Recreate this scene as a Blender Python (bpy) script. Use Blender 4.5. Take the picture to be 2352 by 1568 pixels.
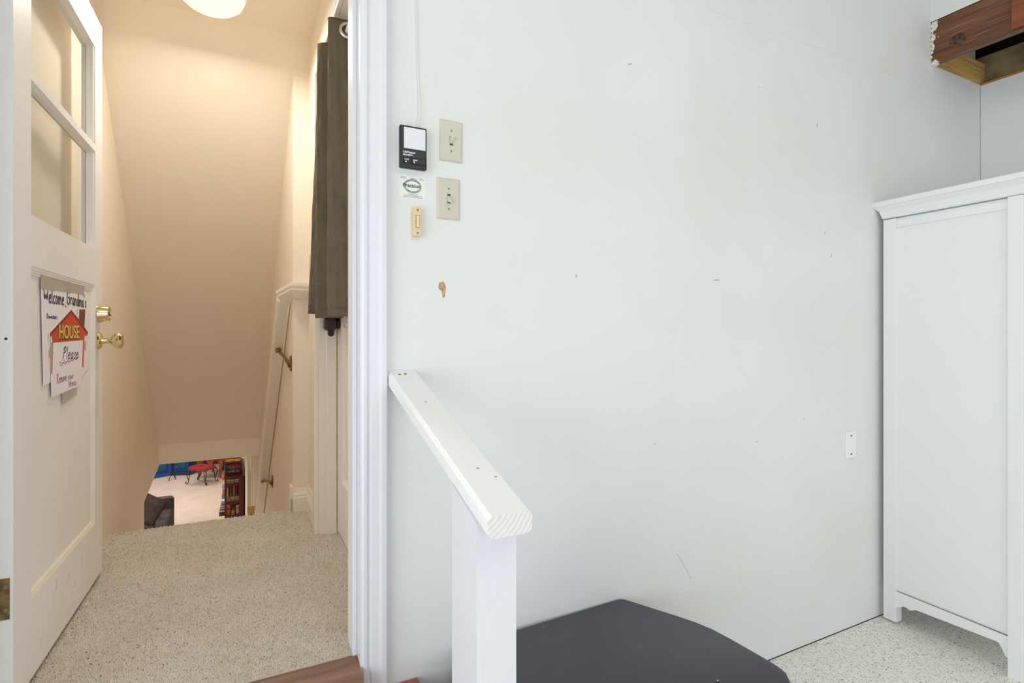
import bpy, bmesh, math, random
import numpy as np
from mathutils import Vector, Matrix
from math import sin, cos, pi, radians
random.seed(7)
for o in list(bpy.data.objects): bpy.data.objects.remove(o)
SC = bpy.context.scene
COL = SC.collection
R = radians
# ---------------------------------------------------------------- camera, sky, lights, exposure
CAM_H, CAM_D, YAW, FPX = 1.357, 1.53, R(27), 1250.0
cd = bpy.data.cameras.new('camera'); cam = bpy.data.objects.new('camera', cd); COL.objects.link(cam)
cd.sensor_width = 36; cd.lens = 36 * FPX / 2352; cd.shift_y = -18 / 2352; cd.clip_start = .02
cam.location = (0, -CAM_D, CAM_H); cam.rotation_euler = (R(90), 0, -YAW)
SC.camera = cam
SC.view_settings.view_transform = 'Standard'; SC.view_settings.look = 'None'
SC.view_settings.gamma = 1; SC.view_settings.use_curve_mapping = False
SC.view_settings.exposure = 0.0
try:
    SC.cycles.max_bounces = 14; SC.cycles.diffuse_bounces = 10; SC.cycles.transparent_max_bounces = 12
except Exception: pass
w = bpy.data.worlds.new('sky'); SC.world = w; w.use_nodes = True
bg = w.node_tree.nodes['Background']; bg.inputs[0].default_value = (.86, .93, 1, 1); bg.inputs[1].default_value = .6

def light(name, kind, loc, power, color, size=None, size_y=None, rot=(0, 0, 0), radius=None):
    l = bpy.data.lights.new(name, kind); l.energy = power; l.color = color
    if kind == 'AREA':
        l.shape = 'RECTANGLE'; l.size = size; l.size_y = size_y
    elif radius: l.shadow_soft_size = radius
    o = bpy.data.objects.new(name, l); COL.objects.link(o); o.location = loc; o.rotation_euler = rot
    return o
# daylight through the open garage door behind the camera, added fill lights, lamps of the room downstairs
light('daylight_garage_door', 'AREA', (1.5, -5.2, 1.30), 36, (.88, .94, 1), 4.0, 2.3, (R(90), 0, 0))
light('daylight_side_door', 'AREA', (-2.62, -2.3, 1.2), 76, (.84, .92, 1), 3.0, 2.2, (R(90), 0, R(-90)))
light('garage_fill_light', 'AREA', (1.2, -2.4, 3.2), 18, (1, .985, .96), 1.6, 1.6)  # added fill standing in for ceiling bounce, brightens upward faces
light('stair_fill_light', 'POINT', (-.20, 2.75, -.35), 1.6, (1, .94, .86), radius=.1)  # added point light lifting the lower stairwell, unseen and without a fixture
light('downstairs_lamp', 'AREA', (-2.0, 7.0, .2), 36, (1, .96, .94), 1.5, 1.5)
light('downstairs_lamp', 'AREA', (-1.6, 10.6, .2), 50, (1, .96, .95), 1.5, 1.5)
light('stair_foot_fill', 'AREA', (-1.6, 5.2, .27), 22, (1, .93, .84), .8, .8)  # added fill for the lower stair walls and the bounce off the carpet
light('downstairs_lamp', 'AREA', (-1.4, 13.2, .2), 22, (1, .95, .9), 1.2, .8)
ll = light('landing_lamp_glow', 'AREA', (-.085, 1.03, 2.685), 8.5, (1, .935, .86), .22, .22); ll.data.shape = 'DISK'; ll.data.spread = R(180)

# ---------------------------------------------------------------- materials
def lin(c):
    r = []
    for v in c[:3]:
        v /= 255; r.append(v / 12.92 if v <= .04045 else ((v + .055) / 1.055) ** 2.4)
    return (*r, 1)
def M(name, c, rough=.5, metal=0, var=None, bump=None, specks=(), emit=0, spec=.5, stretch=(1, 1, 1), coat=0):
    """procedural material: var=(scale, colour2, lo, hi) noise blend; specks=[(scale, share, colour)]; bump=(scale, strength, distance)"""
    m = bpy.data.materials.new(name); m.use_nodes = True; nt = m.node_tree; N = nt.nodes; L = nt.links
    b = N['Principled BSDF']; b.inputs['Roughness'].default_value = rough; b.inputs['Metallic'].default_value = metal
    b.inputs['Specular IOR Level'].default_value = spec; b.inputs['Coat Weight'].default_value = coat
    tc = N.new('ShaderNodeTexCoord'); mp = N.new('ShaderNodeMapping'); mp.inputs['Scale'].default_value = stretch
    L.new(tc.outputs['Object'], mp.inputs['Vector']); vec = mp.outputs['Vector']
    cur = None
    def rgb(c):
        n = N.new('ShaderNodeRGB'); n.outputs[0].default_value = lin(c); return n.outputs[0]
    cur = rgb(c)
    def mix(fac, a, bcol):
        n = N.new('ShaderNodeMix'); n.data_type = 'RGBA'; L.new(fac, n.inputs['Factor']); L.new(a, n.inputs[6]); L.new(bcol, n.inputs[7]); return n.outputs[2]
    def ramp(v, lo, hi):
        n = N.new('ShaderNodeMapRange'); n.inputs['From Min'].default_value = lo; n.inputs['From Max'].default_value = hi; L.new(v, n.inputs['Value']); return n.outputs[0]
    if var:
        for (sc, c2, lo, hi) in (var if isinstance(var, list) else [var]):
            n = N.new('ShaderNodeTexNoise'); n.inputs['Scale'].default_value = sc; n.inputs['Detail'].default_value = 5; L.new(vec, n.inputs['Vector'])
            cur = mix(ramp(n.outputs['Fac'], lo, hi), cur, rgb(c2))
    for sp_ in specks:
        sc, share, c2 = sp_[:3]; rad = sp_[3] if len(sp_) > 3 else .55
        v = N.new('ShaderNodeTexVoronoi'); v.inputs['Scale'].default_value = sc; L.new(vec, v.inputs['Vector'])
        sx = N.new('ShaderNodeSeparateColor'); L.new(v.outputs['Color'], sx.inputs[0])
        a = N.new('ShaderNodeMath'); a.operation = 'LESS_THAN'; L.new(sx.outputs[0], a.inputs[0]); a.inputs[1].default_value = share
        d = N.new('ShaderNodeMath'); d.operation = 'LESS_THAN'; L.new(v.outputs['Distance'], d.inputs[0])
        e = N.new('ShaderNodeMath'); e.operation = 'MULTIPLY'; L.new(sx.outputs[1], e.inputs[0]); e.inputs[1].default_value = rad; L.new(e.outputs[0], d.inputs[1])
        f = N.new('ShaderNodeMath'); f.operation = 'MULTIPLY'; L.new(a.outputs[0], f.inputs[0]); L.new(d.outputs[0], f.inputs[1])
        cur = mix(f.outputs[0], cur, rgb(c2))
    L.new(cur, b.inputs['Base Color'])
    if emit:
        L.new(cur, b.inputs['Emission Color']); b.inputs['Emission Strength'].default_value = emit
    if bump:
        n = N.new('ShaderNodeTexNoise'); n.inputs['Scale'].default_value = bump[0]; n.inputs['Detail'].default_value = 4; L.new(vec, n.inputs['Vector'])
        bp = N.new('ShaderNodeBump'); bp.inputs['Strength'].default_value = bump[1]; bp.inputs['Distance'].default_value = bump[2] if len(bump) > 2 else .002
        L.new(n.outputs['Fac'], bp.inputs['Height']); L.new(bp.outputs[0], b.inputs['Normal'])
    return m
def wood(name, c1, c2, c3=None, axis=1, scale=9, rough=.5, paint=None, streak=None):
    m = bpy.data.materials.new(name); m.use_nodes = True; nt = m.node_tree; N = nt.nodes; L = nt.links
    b = N['Principled BSDF']; b.inputs['Roughness'].default_value = rough
    tc = N.new('ShaderNodeTexCoord'); mp = N.new('ShaderNodeMapping'); s = [scale] * 3; s[axis] = scale * .07; mp.inputs['Scale'].default_value = s
    L.new(tc.outputs['Object'], mp.inputs[0])
    n = N.new('ShaderNodeTexNoise'); n.inputs['Scale'].default_value = 3; n.inputs['Detail'].default_value = 7; n.inputs['Distortion'].default_value = .8; L.new(mp.outputs[0], n.inputs['Vector'])
    r = N.new('ShaderNodeValToRGB'); r.color_ramp.elements[0].position = .3; r.color_ramp.elements[0].color = lin(c1)
    r.color_ramp.elements[1].position = .7; r.color_ramp.elements[1].color = lin(c2)
    if c3:
        e = r.color_ramp.elements.new(.8); e.color = lin(c3)
    L.new(n.outputs['Fac'], r.inputs[0]); out = r.outputs[0]
    if streak:
        m2 = N.new('ShaderNodeMapping'); s2 = [70] * 3; s2[axis] = 2.2; m2.inputs['Scale'].default_value = s2; L.new(tc.outputs['Object'], m2.inputs[0])
        for k, (c_, lo, hi, amt) in enumerate(streak):
            nn = N.new('ShaderNodeTexNoise'); nn.inputs['Scale'].default_value = 1 + .6 * k; nn.inputs['Detail'].default_value = 4; L.new(m2.outputs[0], nn.inputs['Vector'])
            q = N.new('ShaderNodeMapRange'); q.inputs['From Min'].default_value = lo; q.inputs['From Max'].default_value = hi; q.inputs['To Max'].default_value = amt; L.new(nn.outputs['Fac'], q.inputs[0])
            x = N.new('ShaderNodeMix'); x.data_type = 'RGBA'; L.new(q.outputs[0], x.inputs[0]); L.new(out, x.inputs[6]); x.inputs[7].default_value = lin(c_); out = x.outputs[2]
    if paint:   # paint smears left on one end: (axis, from, to, colour)
        ax, a0, a1, col = paint
        sp = N.new('ShaderNodeSeparateXYZ'); L.new(tc.outputs['Object'], sp.inputs[0])
        mr = N.new('ShaderNodeMapRange'); mr.inputs['From Min'].default_value = a0; mr.inputs['From Max'].default_value = a1; mr.inputs['To Min'].default_value = .22; mr.inputs['To Max'].default_value = -.22
        L.new(sp.outputs[ax], mr.inputs[0])
        n2 = N.new('ShaderNodeTexNoise'); n2.inputs['Scale'].default_value = 26; n2.inputs['Detail'].default_value = 5; L.new(tc.outputs['Object'], n2.inputs['Vector'])
        ad = N.new('ShaderNodeMath'); L.new(n2.outputs['Fac'], ad.inputs[0]); L.new(mr.outputs[0], ad.inputs[1])
        gt = N.new('ShaderNodeMath'); gt.operation = 'GREATER_THAN'; gt.inputs[1].default_value = .66; L.new(ad.outputs[0], gt.inputs[0])
        mx = N.new('ShaderNodeMix'); mx.data_type = 'RGBA'; L.new(gt.outputs[0], mx.inputs[0]); L.new(out, mx.inputs[6]); mx.inputs[7].default_value = lin(col); out = mx.outputs[2]
    L.new(out, b.inputs['Base Color'])
    bp = N.new('ShaderNodeBump'); bp.inputs['Strength'].default_value = .25; bp.inputs['Distance'].default_value = .002; L.new(n.outputs['Fac'], bp.inputs['Height']); L.new(bp.outputs[0], b.inputs['Normal'])
    return m
def glass(name):
    m = bpy.data.materials.new(name); m.use_nodes = True; nt = m.node_tree; N = nt.nodes; L = nt.links
    N.remove(N['Principled BSDF']); o = N['Material Output']
    t = N.new('ShaderNodeBsdfTransparent'); t.inputs[0].default_value = (.95, .96, .95, 1)
    g = N.new('ShaderNodeBsdfGlossy'); g.inputs['Roughness'].default_value = .02
    f = N.new('ShaderNodeFresnel'); f.inputs[0].default_value = 1.45
    ge = N.new('ShaderNodeNewGeometry'); iv = N.new('ShaderNodeMath'); iv.operation = 'SUBTRACT'; iv.inputs[0].default_value = 1; L.new(ge.outputs['Backfacing'], iv.inputs[1])
    mu = N.new('ShaderNodeMath'); mu.operation = 'MULTIPLY'; L.new(f.outputs[0], mu.inputs[0]); L.new(iv.outputs[0], mu.inputs[1])
    x = N.new('ShaderNodeMixShader'); L.new(mu.outputs[0], x.inputs[0]); L.new(t.outputs[0], x.inputs[1]); L.new(g.outputs[0], x.inputs[2]); L.new(x.outputs[0], o.inputs[0])
    return m

def tape_mat(name):
    m = bpy.data.materials.new(name); m.use_nodes = True; nt = m.node_tree; N = nt.nodes; L = nt.links
    b = N['Principled BSDF']; b.inputs['Base Color'].default_value = lin((206, 196, 178)); b.inputs['Roughness'].default_value = .4; b.inputs['Alpha'].default_value = .55
    return m
MT = {}
MT['gwall'] = M('garage_wall_paint', (231, 233, 234), .55, bump=(230, .12, .001), var=(1.3, (226, 226, 221), .4, .7), specks=[(11, .10, (196, 194, 186), .035), (17, .06, (130, 120, 106), .03)])
MT['gceil'] = M('garage_ceiling_paint', (222, 220, 214), .7, bump=(120, .1, .001))
MT['trim'] = M('white_trim_paint', (226, 227, 232), .35, bump=(60, .10, .001), specks=[(30, .08, (160, 148, 140), .06)])
MT['post'] = M('rough_white_lumber_paint', (225, 226, 232), .4, bump=(60, .35, .0025), stretch=(1, 1, .25), specks=[(38, .05, (206, 202, 198), .2)])
MT['rail'] = M('white_rail_paint', (240, 240, 238), .4, bump=(70, .18, .0015), specks=[(26, .05, (186, 178, 168), .1)])
MT['hall'] = M('beige_hall_paint', (238, 228, 212), .6, bump=(240, .15, .001))
MT['soffit'] = M('beige_sloped_ceiling_paint', (237, 227, 211), .65, bump=(240, .15, .001))
MT['htrim'] = M('cream_trim_paint', (238, 232, 220), .4, bump=(60, .1, .001), specks=[(26, .06, (160, 148, 130), .08)])
MT['door'] = M('ivory_door_paint', (238, 236, 234), .42, bump=(70, .12, .001), var=(2.2, (232, 227, 219), .45, .75), specks=[(16, .05, (170, 163, 155), .06)], stretch=(1, 1, .5))
MT['doorlip'] = M('raw_edge_paint', (234, 224, 206), .5)
MT['glass'] = glass('door_glass')
MT['carpet'] = M('speckled_carpet_pile', (230, 221, 206), .95, var=[(55, (220, 209, 189), .42, .62), (4, (234, 225, 212), .45, .7)], specks=[(150, .26, (180, 162, 136)), (220, .24, (124, 108, 92), .48)], spec=.1)
MT['carpetbase'] = M('carpet_backing', (206, 194, 174), .95, bump=(300, .6, .004), spec=.1)
MT['sill'] = wood('worn_sill_wood', (112, 80, 62), (150, 112, 88), (196, 172, 152), axis=0, scale=12, rough=.45)
MT['red'] = M('brick_red_step_paint', (158, 92, 78), .5, var=(30, (140, 80, 68), .4, .6), specks=[(90, .06, (205, 195, 190), .2)], bump=(80, .2))
MT['epoxy'] = M('flaked_epoxy_floor', (240, 237, 231), .38, var=[(40, (230, 226, 216), .45, .6)], specks=[(260, .34, (206, 196, 180)), (210, .24, (58, 60, 72)), (300, .18, (120, 120, 128)), (120, .03, (30, 32, 40), .4)], bump=(150, .08))
MT['black'] = M('scuffed_black_laminate', (58, 57, 68), .42, var=[(2.5, (64, 62, 70), .4, .7), (19, (70, 69, 77), .60, .80)], specks=[(50, .03, (170, 168, 170), .10)], stretch=(1, 1, 1), bump=(150, .06))
MT['blackside'] = M('black_laminate_side', (40, 39, 43), .45)
MT['cab'] = M('white_cabinet_paint', (234, 236, 236), .36, bump=(90, .05), specks=[(9, .06, (200, 196, 190), .03)])
MT['cabdark'] = M('cabinet_inside', (120, 96, 70), .8)
MT['almond'] = M('almond_plastic', (208, 200, 184), .35, specks=[(60, .02, (170, 160, 140), .1)])
MT['almondtog'] = M('almond_toggle_plastic', (218, 210, 196), .3)
MT['ivory'] = M('ivory_plastic', (228, 204, 160), .35)
MT['ivorybtn'] = M('pale_ivory_plastic', (226, 212, 186), .3)
MT['blkplastic'] = M('black_plastic', (34, 34, 38), .3)
MT['blkdeep'] = M('deep_black_plastic', (12, 12, 15), .3)
MT['lightgrey'] = M('pale_grey_button', (226, 228, 232), .35)
MT['white'] = M('white_plastic', (240, 240, 240), .35)
MT['ink'] = M('white_ink', (245, 245, 248), .5)
MT['screw'] = M('steel_screw', (150, 146, 138), .35, 1)
MT['slotedge'] = M('slot_plastic', (176, 166, 148), .4)
MT['slot'] = M('dark_slot', (40, 36, 32), .6)
MT['brass'] = M('polished_brass', (228, 212, 170), .10, 1)
MT['agedbrass'] = M('aged_brass', (150, 118, 62), .3, 1)
MT['hinge'] = M('worn_brass_hinge', (150, 128, 84), .45, .6, var=(40, (112, 92, 56), .4, .6), specks=[(40, .2, (206, 200, 186))])
MT['curtain'] = M('olive_brown_fabric', (112, 101, 83), .8, bump=(28, .55, .012), var=(9, (104, 95, 77), .4, .65), spec=.2)
MT['chrome'] = M('chrome', (225, 225, 225), .1, 1)
MT['rod'] = M('white_enamel_rod', (236, 232, 226), .25)
MT['bronze'] = M('dark_bronze_plastic', (52, 36, 38), .22)
MT['dome'] = M('lit_glass_dome', (255, 236, 196), .3, emit=1.1)
MT['paper'] = M('white_paper', (236, 230, 232), .75)
MT['paper2'] = M('cream_paper', (230, 220, 204), .75)
MT['tape'] = tape_mat('masking_tape')
MT['marker'] = M('black_marker', (52, 42, 62), .6)
MT['pen'] = M('blue_pen', (56, 56, 110), .6)
MT['purple'] = M('purple_marker', (150, 62, 112), .6)
MT['redink'] = M('red_pen', (190, 60, 72), .6)
MT['housered'] = M('red_card', (204, 58, 36), .5)
MT['maroon'] = M('dark_red_card', (112, 42, 22), .5)
MT['gold'] = M('gold_letter', (222, 190, 96), .5)
MT['goldshade'] = M('dark_letter_outline', (96, 50, 26), .5)
MT['sticker'] = M('glossy_sticker', (234, 234, 232), .3)
MT['navy'] = M('navy_print', (40, 74, 104), .5)
MT['olive'] = M('olive_print', (186, 178, 142), .5)
MT['greyprint'] = M('grey_print', (120, 124, 134), .5)
MT['wire'] = M('painted_wire', (226, 228, 226), .5)
MT['chip'] = M('exposed_plaster', (200, 168, 132), .9, var=(60, (176, 140, 104), .4, .6))
MT['chipedge'] = M('torn_paper_edge', (232, 228, 220), .8)
MT['mark'] = M('scuff_mark', (176, 172, 164), .8)
MT['faint'] = M('faint_scuff', (212, 214, 220), .7)
MT['crack'] = M('crack_shadow', (92, 82, 72), .9)
MT['joist'] = wood('dark_stained_joist', (82, 48, 28), (130, 84, 52), (190, 148, 112), axis=1, scale=9, paint=(1, -.0, -.10, (226, 220, 210)), streak=[((48, 24, 14), .5, .7, .7), ((196, 150, 108), .58, .74, .6)])
MT['joist2'] = wood('orange_brown_joist', (118, 58, 30), (156, 86, 46), None, axis=1, scale=9)
MT['ledger'] = wood('yellow_pine', (196, 152, 84), (222, 186, 118), (168, 118, 56), axis=0, scale=10, streak=[((150, 100, 48), .54, .7, .6)])
MT['pineedge'] = wood('pine_strip', (170, 112, 58), (200, 140, 76), None, axis=1, scale=10)
MT['khaki'] = M('old_khaki_board', (150, 134, 96), .8, var=(8, (98, 84, 54), .4, .65))
MT['void'] = M('dark_cavity_board', (34, 26, 22), .9)  # near-black: the darkness of the open cavity is put into the board colour
MT['knot'] = M('wood_knot', (104, 62, 40), .6, var=(50, (50, 28, 18), .4, .6))
MT['drywall'] = M('bare_drywall', (196, 192, 182), .8)
MT['endgrain'] = None
MT['lfloor'] = M('beige_plush_carpet', (222, 206, 192), .95, var=(3, (216, 198, 182), .4, .65), bump=(120, .3, .004), spec=.1)
MT['lwall'] = M('cream_wall', (226, 214, 176), .6)
MT['lfar'] = M('pale_grey_wall', (206, 200, 196), .6)
MT['lbase'] = M('dark_baseboard', (84, 66, 70), .6)
MT['blue'] = M('deep_blue_panel', (10, 62, 128), .5, var=(3, (8, 74, 122), .4, .6))
MT['bluelite'] = M('bright_blue_frame', (14, 84, 170), .45)
MT['teal'] = M('teal_painting', (16, 84, 112), .5, var=[(26, (50, 150, 146), .55, .7), (40, (190, 214, 196), .66, .72)])
MT['navyline'] = M('navy_edge', (14, 18, 44), .5)
MT['velvet'] = M('red_tufted_velvet', (164, 40, 50), .8, var=(9, (140, 34, 30), .4, .6), bump=(45, .5, .01))
MT['iron'] = M('wrought_iron', (52, 40, 52), .4, .4)
MT['oak'] = wood('orange_brown_wood', (136, 62, 22), (182, 92, 36), None, axis=2, scale=4, rough=.35)
MT['cherry'] = wood('dark_cherry_wood', (60, 12, 12), (92, 22, 16), None, axis=2, scale=5, rough=.35)
MT['lace'] = M('white_runner', (232, 226, 222), .8)
MT['tealfab'] = M('teal_cloth', (20, 130, 150), .8)
MT['sofa'] = M('charcoal_upholstery', (86, 82, 84), .9, bump=(130, .3, .003))
MT['pillow'] = M('dark_brown_suede', (72, 60, 58), .85, var=(8, (90, 78, 76), .45, .7), bump=(90, .3, .004))
for nm, c in dict(orange=(214, 120, 48), cream=(226, 208, 170), blueb=(92, 118, 168), yellow=(214, 168, 66), magenta=(132, 30, 62), whiteb=(232, 226, 230), brownb=(96, 52, 34), greyb=(150, 150, 160), lilac=(206, 196, 222)).items():
    MT[nm] = M('cover_' + nm, c, .6, var=(14, tuple(int(v * .86) for v in c), .45, .6))

# ---------------------------------------------------------------- mesh helpers
class B:
    """collects shapes into one mesh (coordinates are the thing's own frame)"""
    def __init__(s): s.v = []; s.f = []
    def add(s, v, f):
        n = len(s.v); s.v += [tuple(p) for p in v]; s.f += [[i + n for i in q] for q in f]; return s
    def box(s, x0, x1, y0, y1, z0, z1, bev=0, seg=2):
        if not bev:
            v = [(x, y, z) for x in (x0, x1) for y in (y0, y1) for z in (z0, z1)]
            return s.add(v, [(0, 1, 3, 2), (4, 6, 7, 5), (0, 4, 5, 1), (2, 3, 7, 6), (0, 2, 6, 4), (1, 5, 7, 3)])
        bm = bmesh.new(); bmesh.ops.create_cube(bm, size=1)
        for q in bm.verts: q.co = Vector(((x0 + x1) / 2 + q.co.x * (x1 - x0), (y0 + y1) / 2 + q.co.y * (y1 - y0), (z0 + z1) / 2 + q.co.z * (z1 - z0)))
        bmesh.ops.bevel(bm, geom=bm.edges[:], offset=bev, segments=seg, affect='EDGES', profile=.5)
        return s.bm(bm)
    def bm(s, bm, mat=None):
        if mat is not None: bmesh.ops.transform(bm, matrix=mat, verts=bm.verts)
        bm.verts.index_update(); s.add([q.co[:] for q in bm.verts], [[q.index for q in f.verts] for f in bm.faces]); bm.free(); return s
    def prism(s, poly, d, cap=True):
        """poly: list of 3D points (planar), extruded by vector d"""
        n = len(poly); d = Vector(d); a = [Vector(p) for p in poly]
        f = [[i, (i + 1) % n, n + (i + 1) % n, n + i] for i in range(n)]
        if cap: f += [list(range(n))[::-1], list(range(n, 2 * n))]
        return s.add(a + [p + d for p in a], f)
    def loft(s, rings, closed=True, cap=True):
        n = len(rings[0]); v = [p for r in rings for p in r]; f = []
        for k in range(len(rings) - 1):
            for i in range(n if closed else n - 1):
                j = (i + 1) % n; f.append([k * n + i, k * n + j, (k + 1) * n + j, (k + 1) * n + i])
        if cap and closed: f += [list(range(n))[::-1], [(len(rings) - 1) * n + i for i in range(n)]]
        return s.add(v, f)
    def tube(s, pts, r, n=8, cap=True, flat=1.0):
        pts = [Vector(p) for p in pts]; rs = r if isinstance(r, (list, tuple)) else [r] * len(pts)
        rings = []; up = None
        for i, p in enumerate(pts):
            t = (pts[min(i + 1, len(pts) - 1)] - pts[max(i - 1, 0)]).normalized()
            if up is None:
                up = Vector((0, 0, 1)) if abs(t.z) < .9 else Vector((1, 0, 0))
            a = (up - t * up.dot(t)).normalized(); b = t.cross(a); up = a
            rings.append([p + (a * cos(2 * pi * k / n) + b * sin(2 * pi * k / n) * flat) * rs[i] for k in range(n)])
        return s.loft(rings, True, cap)
    def lathe(s, prof, c, axis=(0, 0, 1), n=24):
        """prof: (radius, height) pairs along axis from c"""
        ax = Vector(axis).normalized(); u = ax.orthogonal().normalized(); w2 = ax.cross(u); c = Vector(c)
        return s.loft([[c + ax * h + (u * cos(2 * pi * k / n) + w2 * sin(2 * pi * k / n)) * max(r, 1e-4) for k in range(n)] for r, h in prof])
    def quad(s, a, b, c, d): return s.add([a, b, c, d], [[0, 1, 2, 3]])
def mk(name, b, m, parent=None, off=(0, 0, 0), smooth=False, kind=None, label=None, cat=None, group=None, loc=None):
    """one mesh object. loc: where its origin goes in the world (vertices given in world coordinates are shifted)"""
    me = bpy.data.meshes.new(name); o = bpy.data.objects.new(name, me); COL.objects.link(o)
    base = Vector(loc) if loc is not None else Vector(off)
    v = [tuple(Vector(p) - base) for p in b.v]
    me.from_pydata(v, [], b.f); me.update()
    bm = bmesh.new(); bm.from_mesh(me); bmesh.ops.recalc_face_normals(bm, faces=bm.faces); bm.to_mesh(me); bm.free()
    if smooth:
        for p in me.polygons: p.use_smooth = True
        try: me.set_sharp_from_angle(angle=R(38))
        except Exception: pass
    for x in (m if isinstance(m, list) else [m]): me.materials.append(x)
    if loc is not None: o.location = loc
    if parent is not None: o.parent = parent
    tag(o, label, cat, group, kind)
    return o
def tag(o, label=None, cat=None, group=None, kind=None):
    for k, v in (('label', label), ('category', cat), ('group', group), ('kind', kind)):
        if v: o[k] = v
    return o
def thing(name, label, cat, loc=(0, 0, 0), rz=0, group=None, kind=None):
    o = bpy.data.objects.new(name, None); COL.objects.link(o); o.location = loc; o.rotation_euler = (0, 0, rz); o.empty_display_size = .1
    return tag(o, label, cat, group, kind)
def copy_tree(o, parent=None):
    c = o.copy(); COL.objects.link(c)
    if parent: c.parent = parent
    for ch in list(o.children): copy_tree(ch, c)
    return c
def text(name, s, size, m, parent, mat4, depth=.0003, font_shear=0, align='LEFT', sx=1, bold=0):
    cu = bpy.data.curves.new('lettering', 'FONT'); cu.body = s; cu.size = size; cu.extrude = depth; cu.shear = font_shear; cu.align_x = align; cu.offset = bold
    to = bpy.data.objects.new('lettering_source', cu); COL.objects.link(to)
    dg = bpy.context.evaluated_depsgraph_get(); me = bpy.data.meshes.new_from_object(to.evaluated_get(dg)); bpy.data.objects.remove(to)
    me.transform(mat4 @ Matrix.Diagonal((sx, 1, 1, 1))); me.name = name; me.materials.clear(); me.materials.append(m)
    o = bpy.data.objects.new(name, me); COL.objects.link(o); o.parent = parent
    return o
# a pen alphabet: strokes on a unit where the x-height is 1
PEN = {
 'W': (1.7, [[(0, 1.9), (.35, 0), (.8, 1.3), (1.2, 0), (1.6, 1.9)]]), 'e': (.95, [[(.1, .55), (.8, .6), (.7, .95), (.35, 1), (.08, .6), (.15, .15), (.45, 0), (.85, .2)]]),
 'l': (.4, [[(.15, 1.9), (.12, .2), (.3, 0)]]), 'c': (.85, [[(.75, .85), (.4, 1), (.1, .6), (.2, .1), (.5, 0), (.8, .2)]]),
 'o': (.95, [[(.4, 1), (.1, .6), (.2, .1), (.5, 0), (.8, .4), (.7, .9), (.4, 1)]]), 'm': (1.4, [[(.1, 1), (.12, 0)], [(.12, .6), (.35, 1), (.6, .9), (.62, 0)], [(.62, .6), (.9, 1), (1.15, .85), (1.2, 0)]]),
 'G': (1.5, [[(1.2, 1.4), (1.1, 1.9), (.65, 2.1), (.2, 1.6), (.05, .8), (.2, .05), (.7, -.05), (1.2, .25), (1.2, .6), (1.2, .9), (.9, .9), (.55, .9)]]), 'r': (.75, [[(.1, 1), (.14, 0)], [(.14, .6), (.4, .98), (.7, .9)]]),
 'a': (1.0, [[(.75, .9), (.4, 1), (.1, .6), (.2, .08), (.5, .05), (.75, .5), (.77, .95), (.78, .1), (.95, 0)]]), 'n': (.95, [[(.1, 1), (.12, 0)], [(.12, .6), (.4, 1), (.72, .85), (.76, 0)]]),
 'd': (1.0, [[(.75, .9), (.4, 1), (.1, .6), (.2, .08), (.5, .05), (.75, .4)], [(.78, 1.9), (.78, 0)]]), 's': (.75, [[(.65, .85), (.35, 1), (.12, .78), (.55, .45), (.6, .15), (.3, 0), (.05, .15)]]),
 "'": (.3, [[(.15, 1.9), (.1, 1.5)]]), 'D': (1.3, [[(.15, 1.9), (.15, 0)], [(.0, 1.9), (.7, 1.75), (1.05, 1), (.7, .15), (.0, 0)]]), 'w': (1.2, [[(.05, 1), (.3, 0), (.55, .8), (.8, 0), (1.05, 1)]]),
 't': (.65, [[(.3, 1.6), (.3, .2), (.5, 0)], [(.05, 1.05), (.6, 1.08)]]), 'i': (.4, [[(.15, 1), (.18, 0)], [(.15, 1.4), (.17, 1.48)]]),
 'P': (1.2, [[(.15, -.1), (.4, 1.9)], [(.1, 1.5), (.6, 1.98), (1.05, 1.6), (.85, 1.1), (.35, .95)]]), 'R': (1.25, [[(.15, 0), (.2, 1.9)], [(.05, 1.8), (.7, 1.9), (.95, 1.45), (.25, .95), (1.05, 0)]]),
 'v': (.85, [[(.05, 1), (.38, 0), (.75, 1)]]), 'y': (.9, [[(.08, 1), (.4, .1)], [(.8, 1), (.4, .05), (.1, -.8)]]), 'u': (.95, [[(.08, 1), (.15, .1), (.5, .05), (.72, .5), (.75, 1), (.78, 0)]]),
 'h': (.95, [[(.1, 1.9), (.12, 0)], [(.12, .6), (.4, 1), (.72, .8), (.76, 0)]]), ' ': (.7, [])}
def pen(b, s, x, z, h, width, thick, y, slant=0, tilt=0, gap=.12):
    """letters as thin ribbons in the local xz plane, facing -y; h = x-height; squeezed to the given width"""
    tot = sum(PEN[c][0] + gap for c in s); k = width / tot; cx = 0
    for c in s:
        wd, st = PEN[c]
        for line in st:
            pts = []
            for i in range(len(line) - 1):
                for t in (0, .34, .67):
                    pts.append((line[i][0] * (1 - t) + line[i + 1][0] * t, line[i][1] * (1 - t) + line[i + 1][1] * t))
            pts.append(line[-1])
            for _ in range(2):
                pts = [pts[0]] + [((pts[i - 1][0] + 2 * pts[i][0] + pts[i + 1][0]) / 4, (pts[i - 1][1] + 2 * pts[i][1] + pts[i + 1][1]) / 4) for i in range(1, len(pts) - 1)] + [pts[-1]]
            P = [(x + (cx + px + slant * pz) * k, y, z + pz * h + (cx + px) * k * tilt) for px, pz in pts]
            ribbon(b, P, thick)
        cx += wd + gap
    return b
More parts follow.
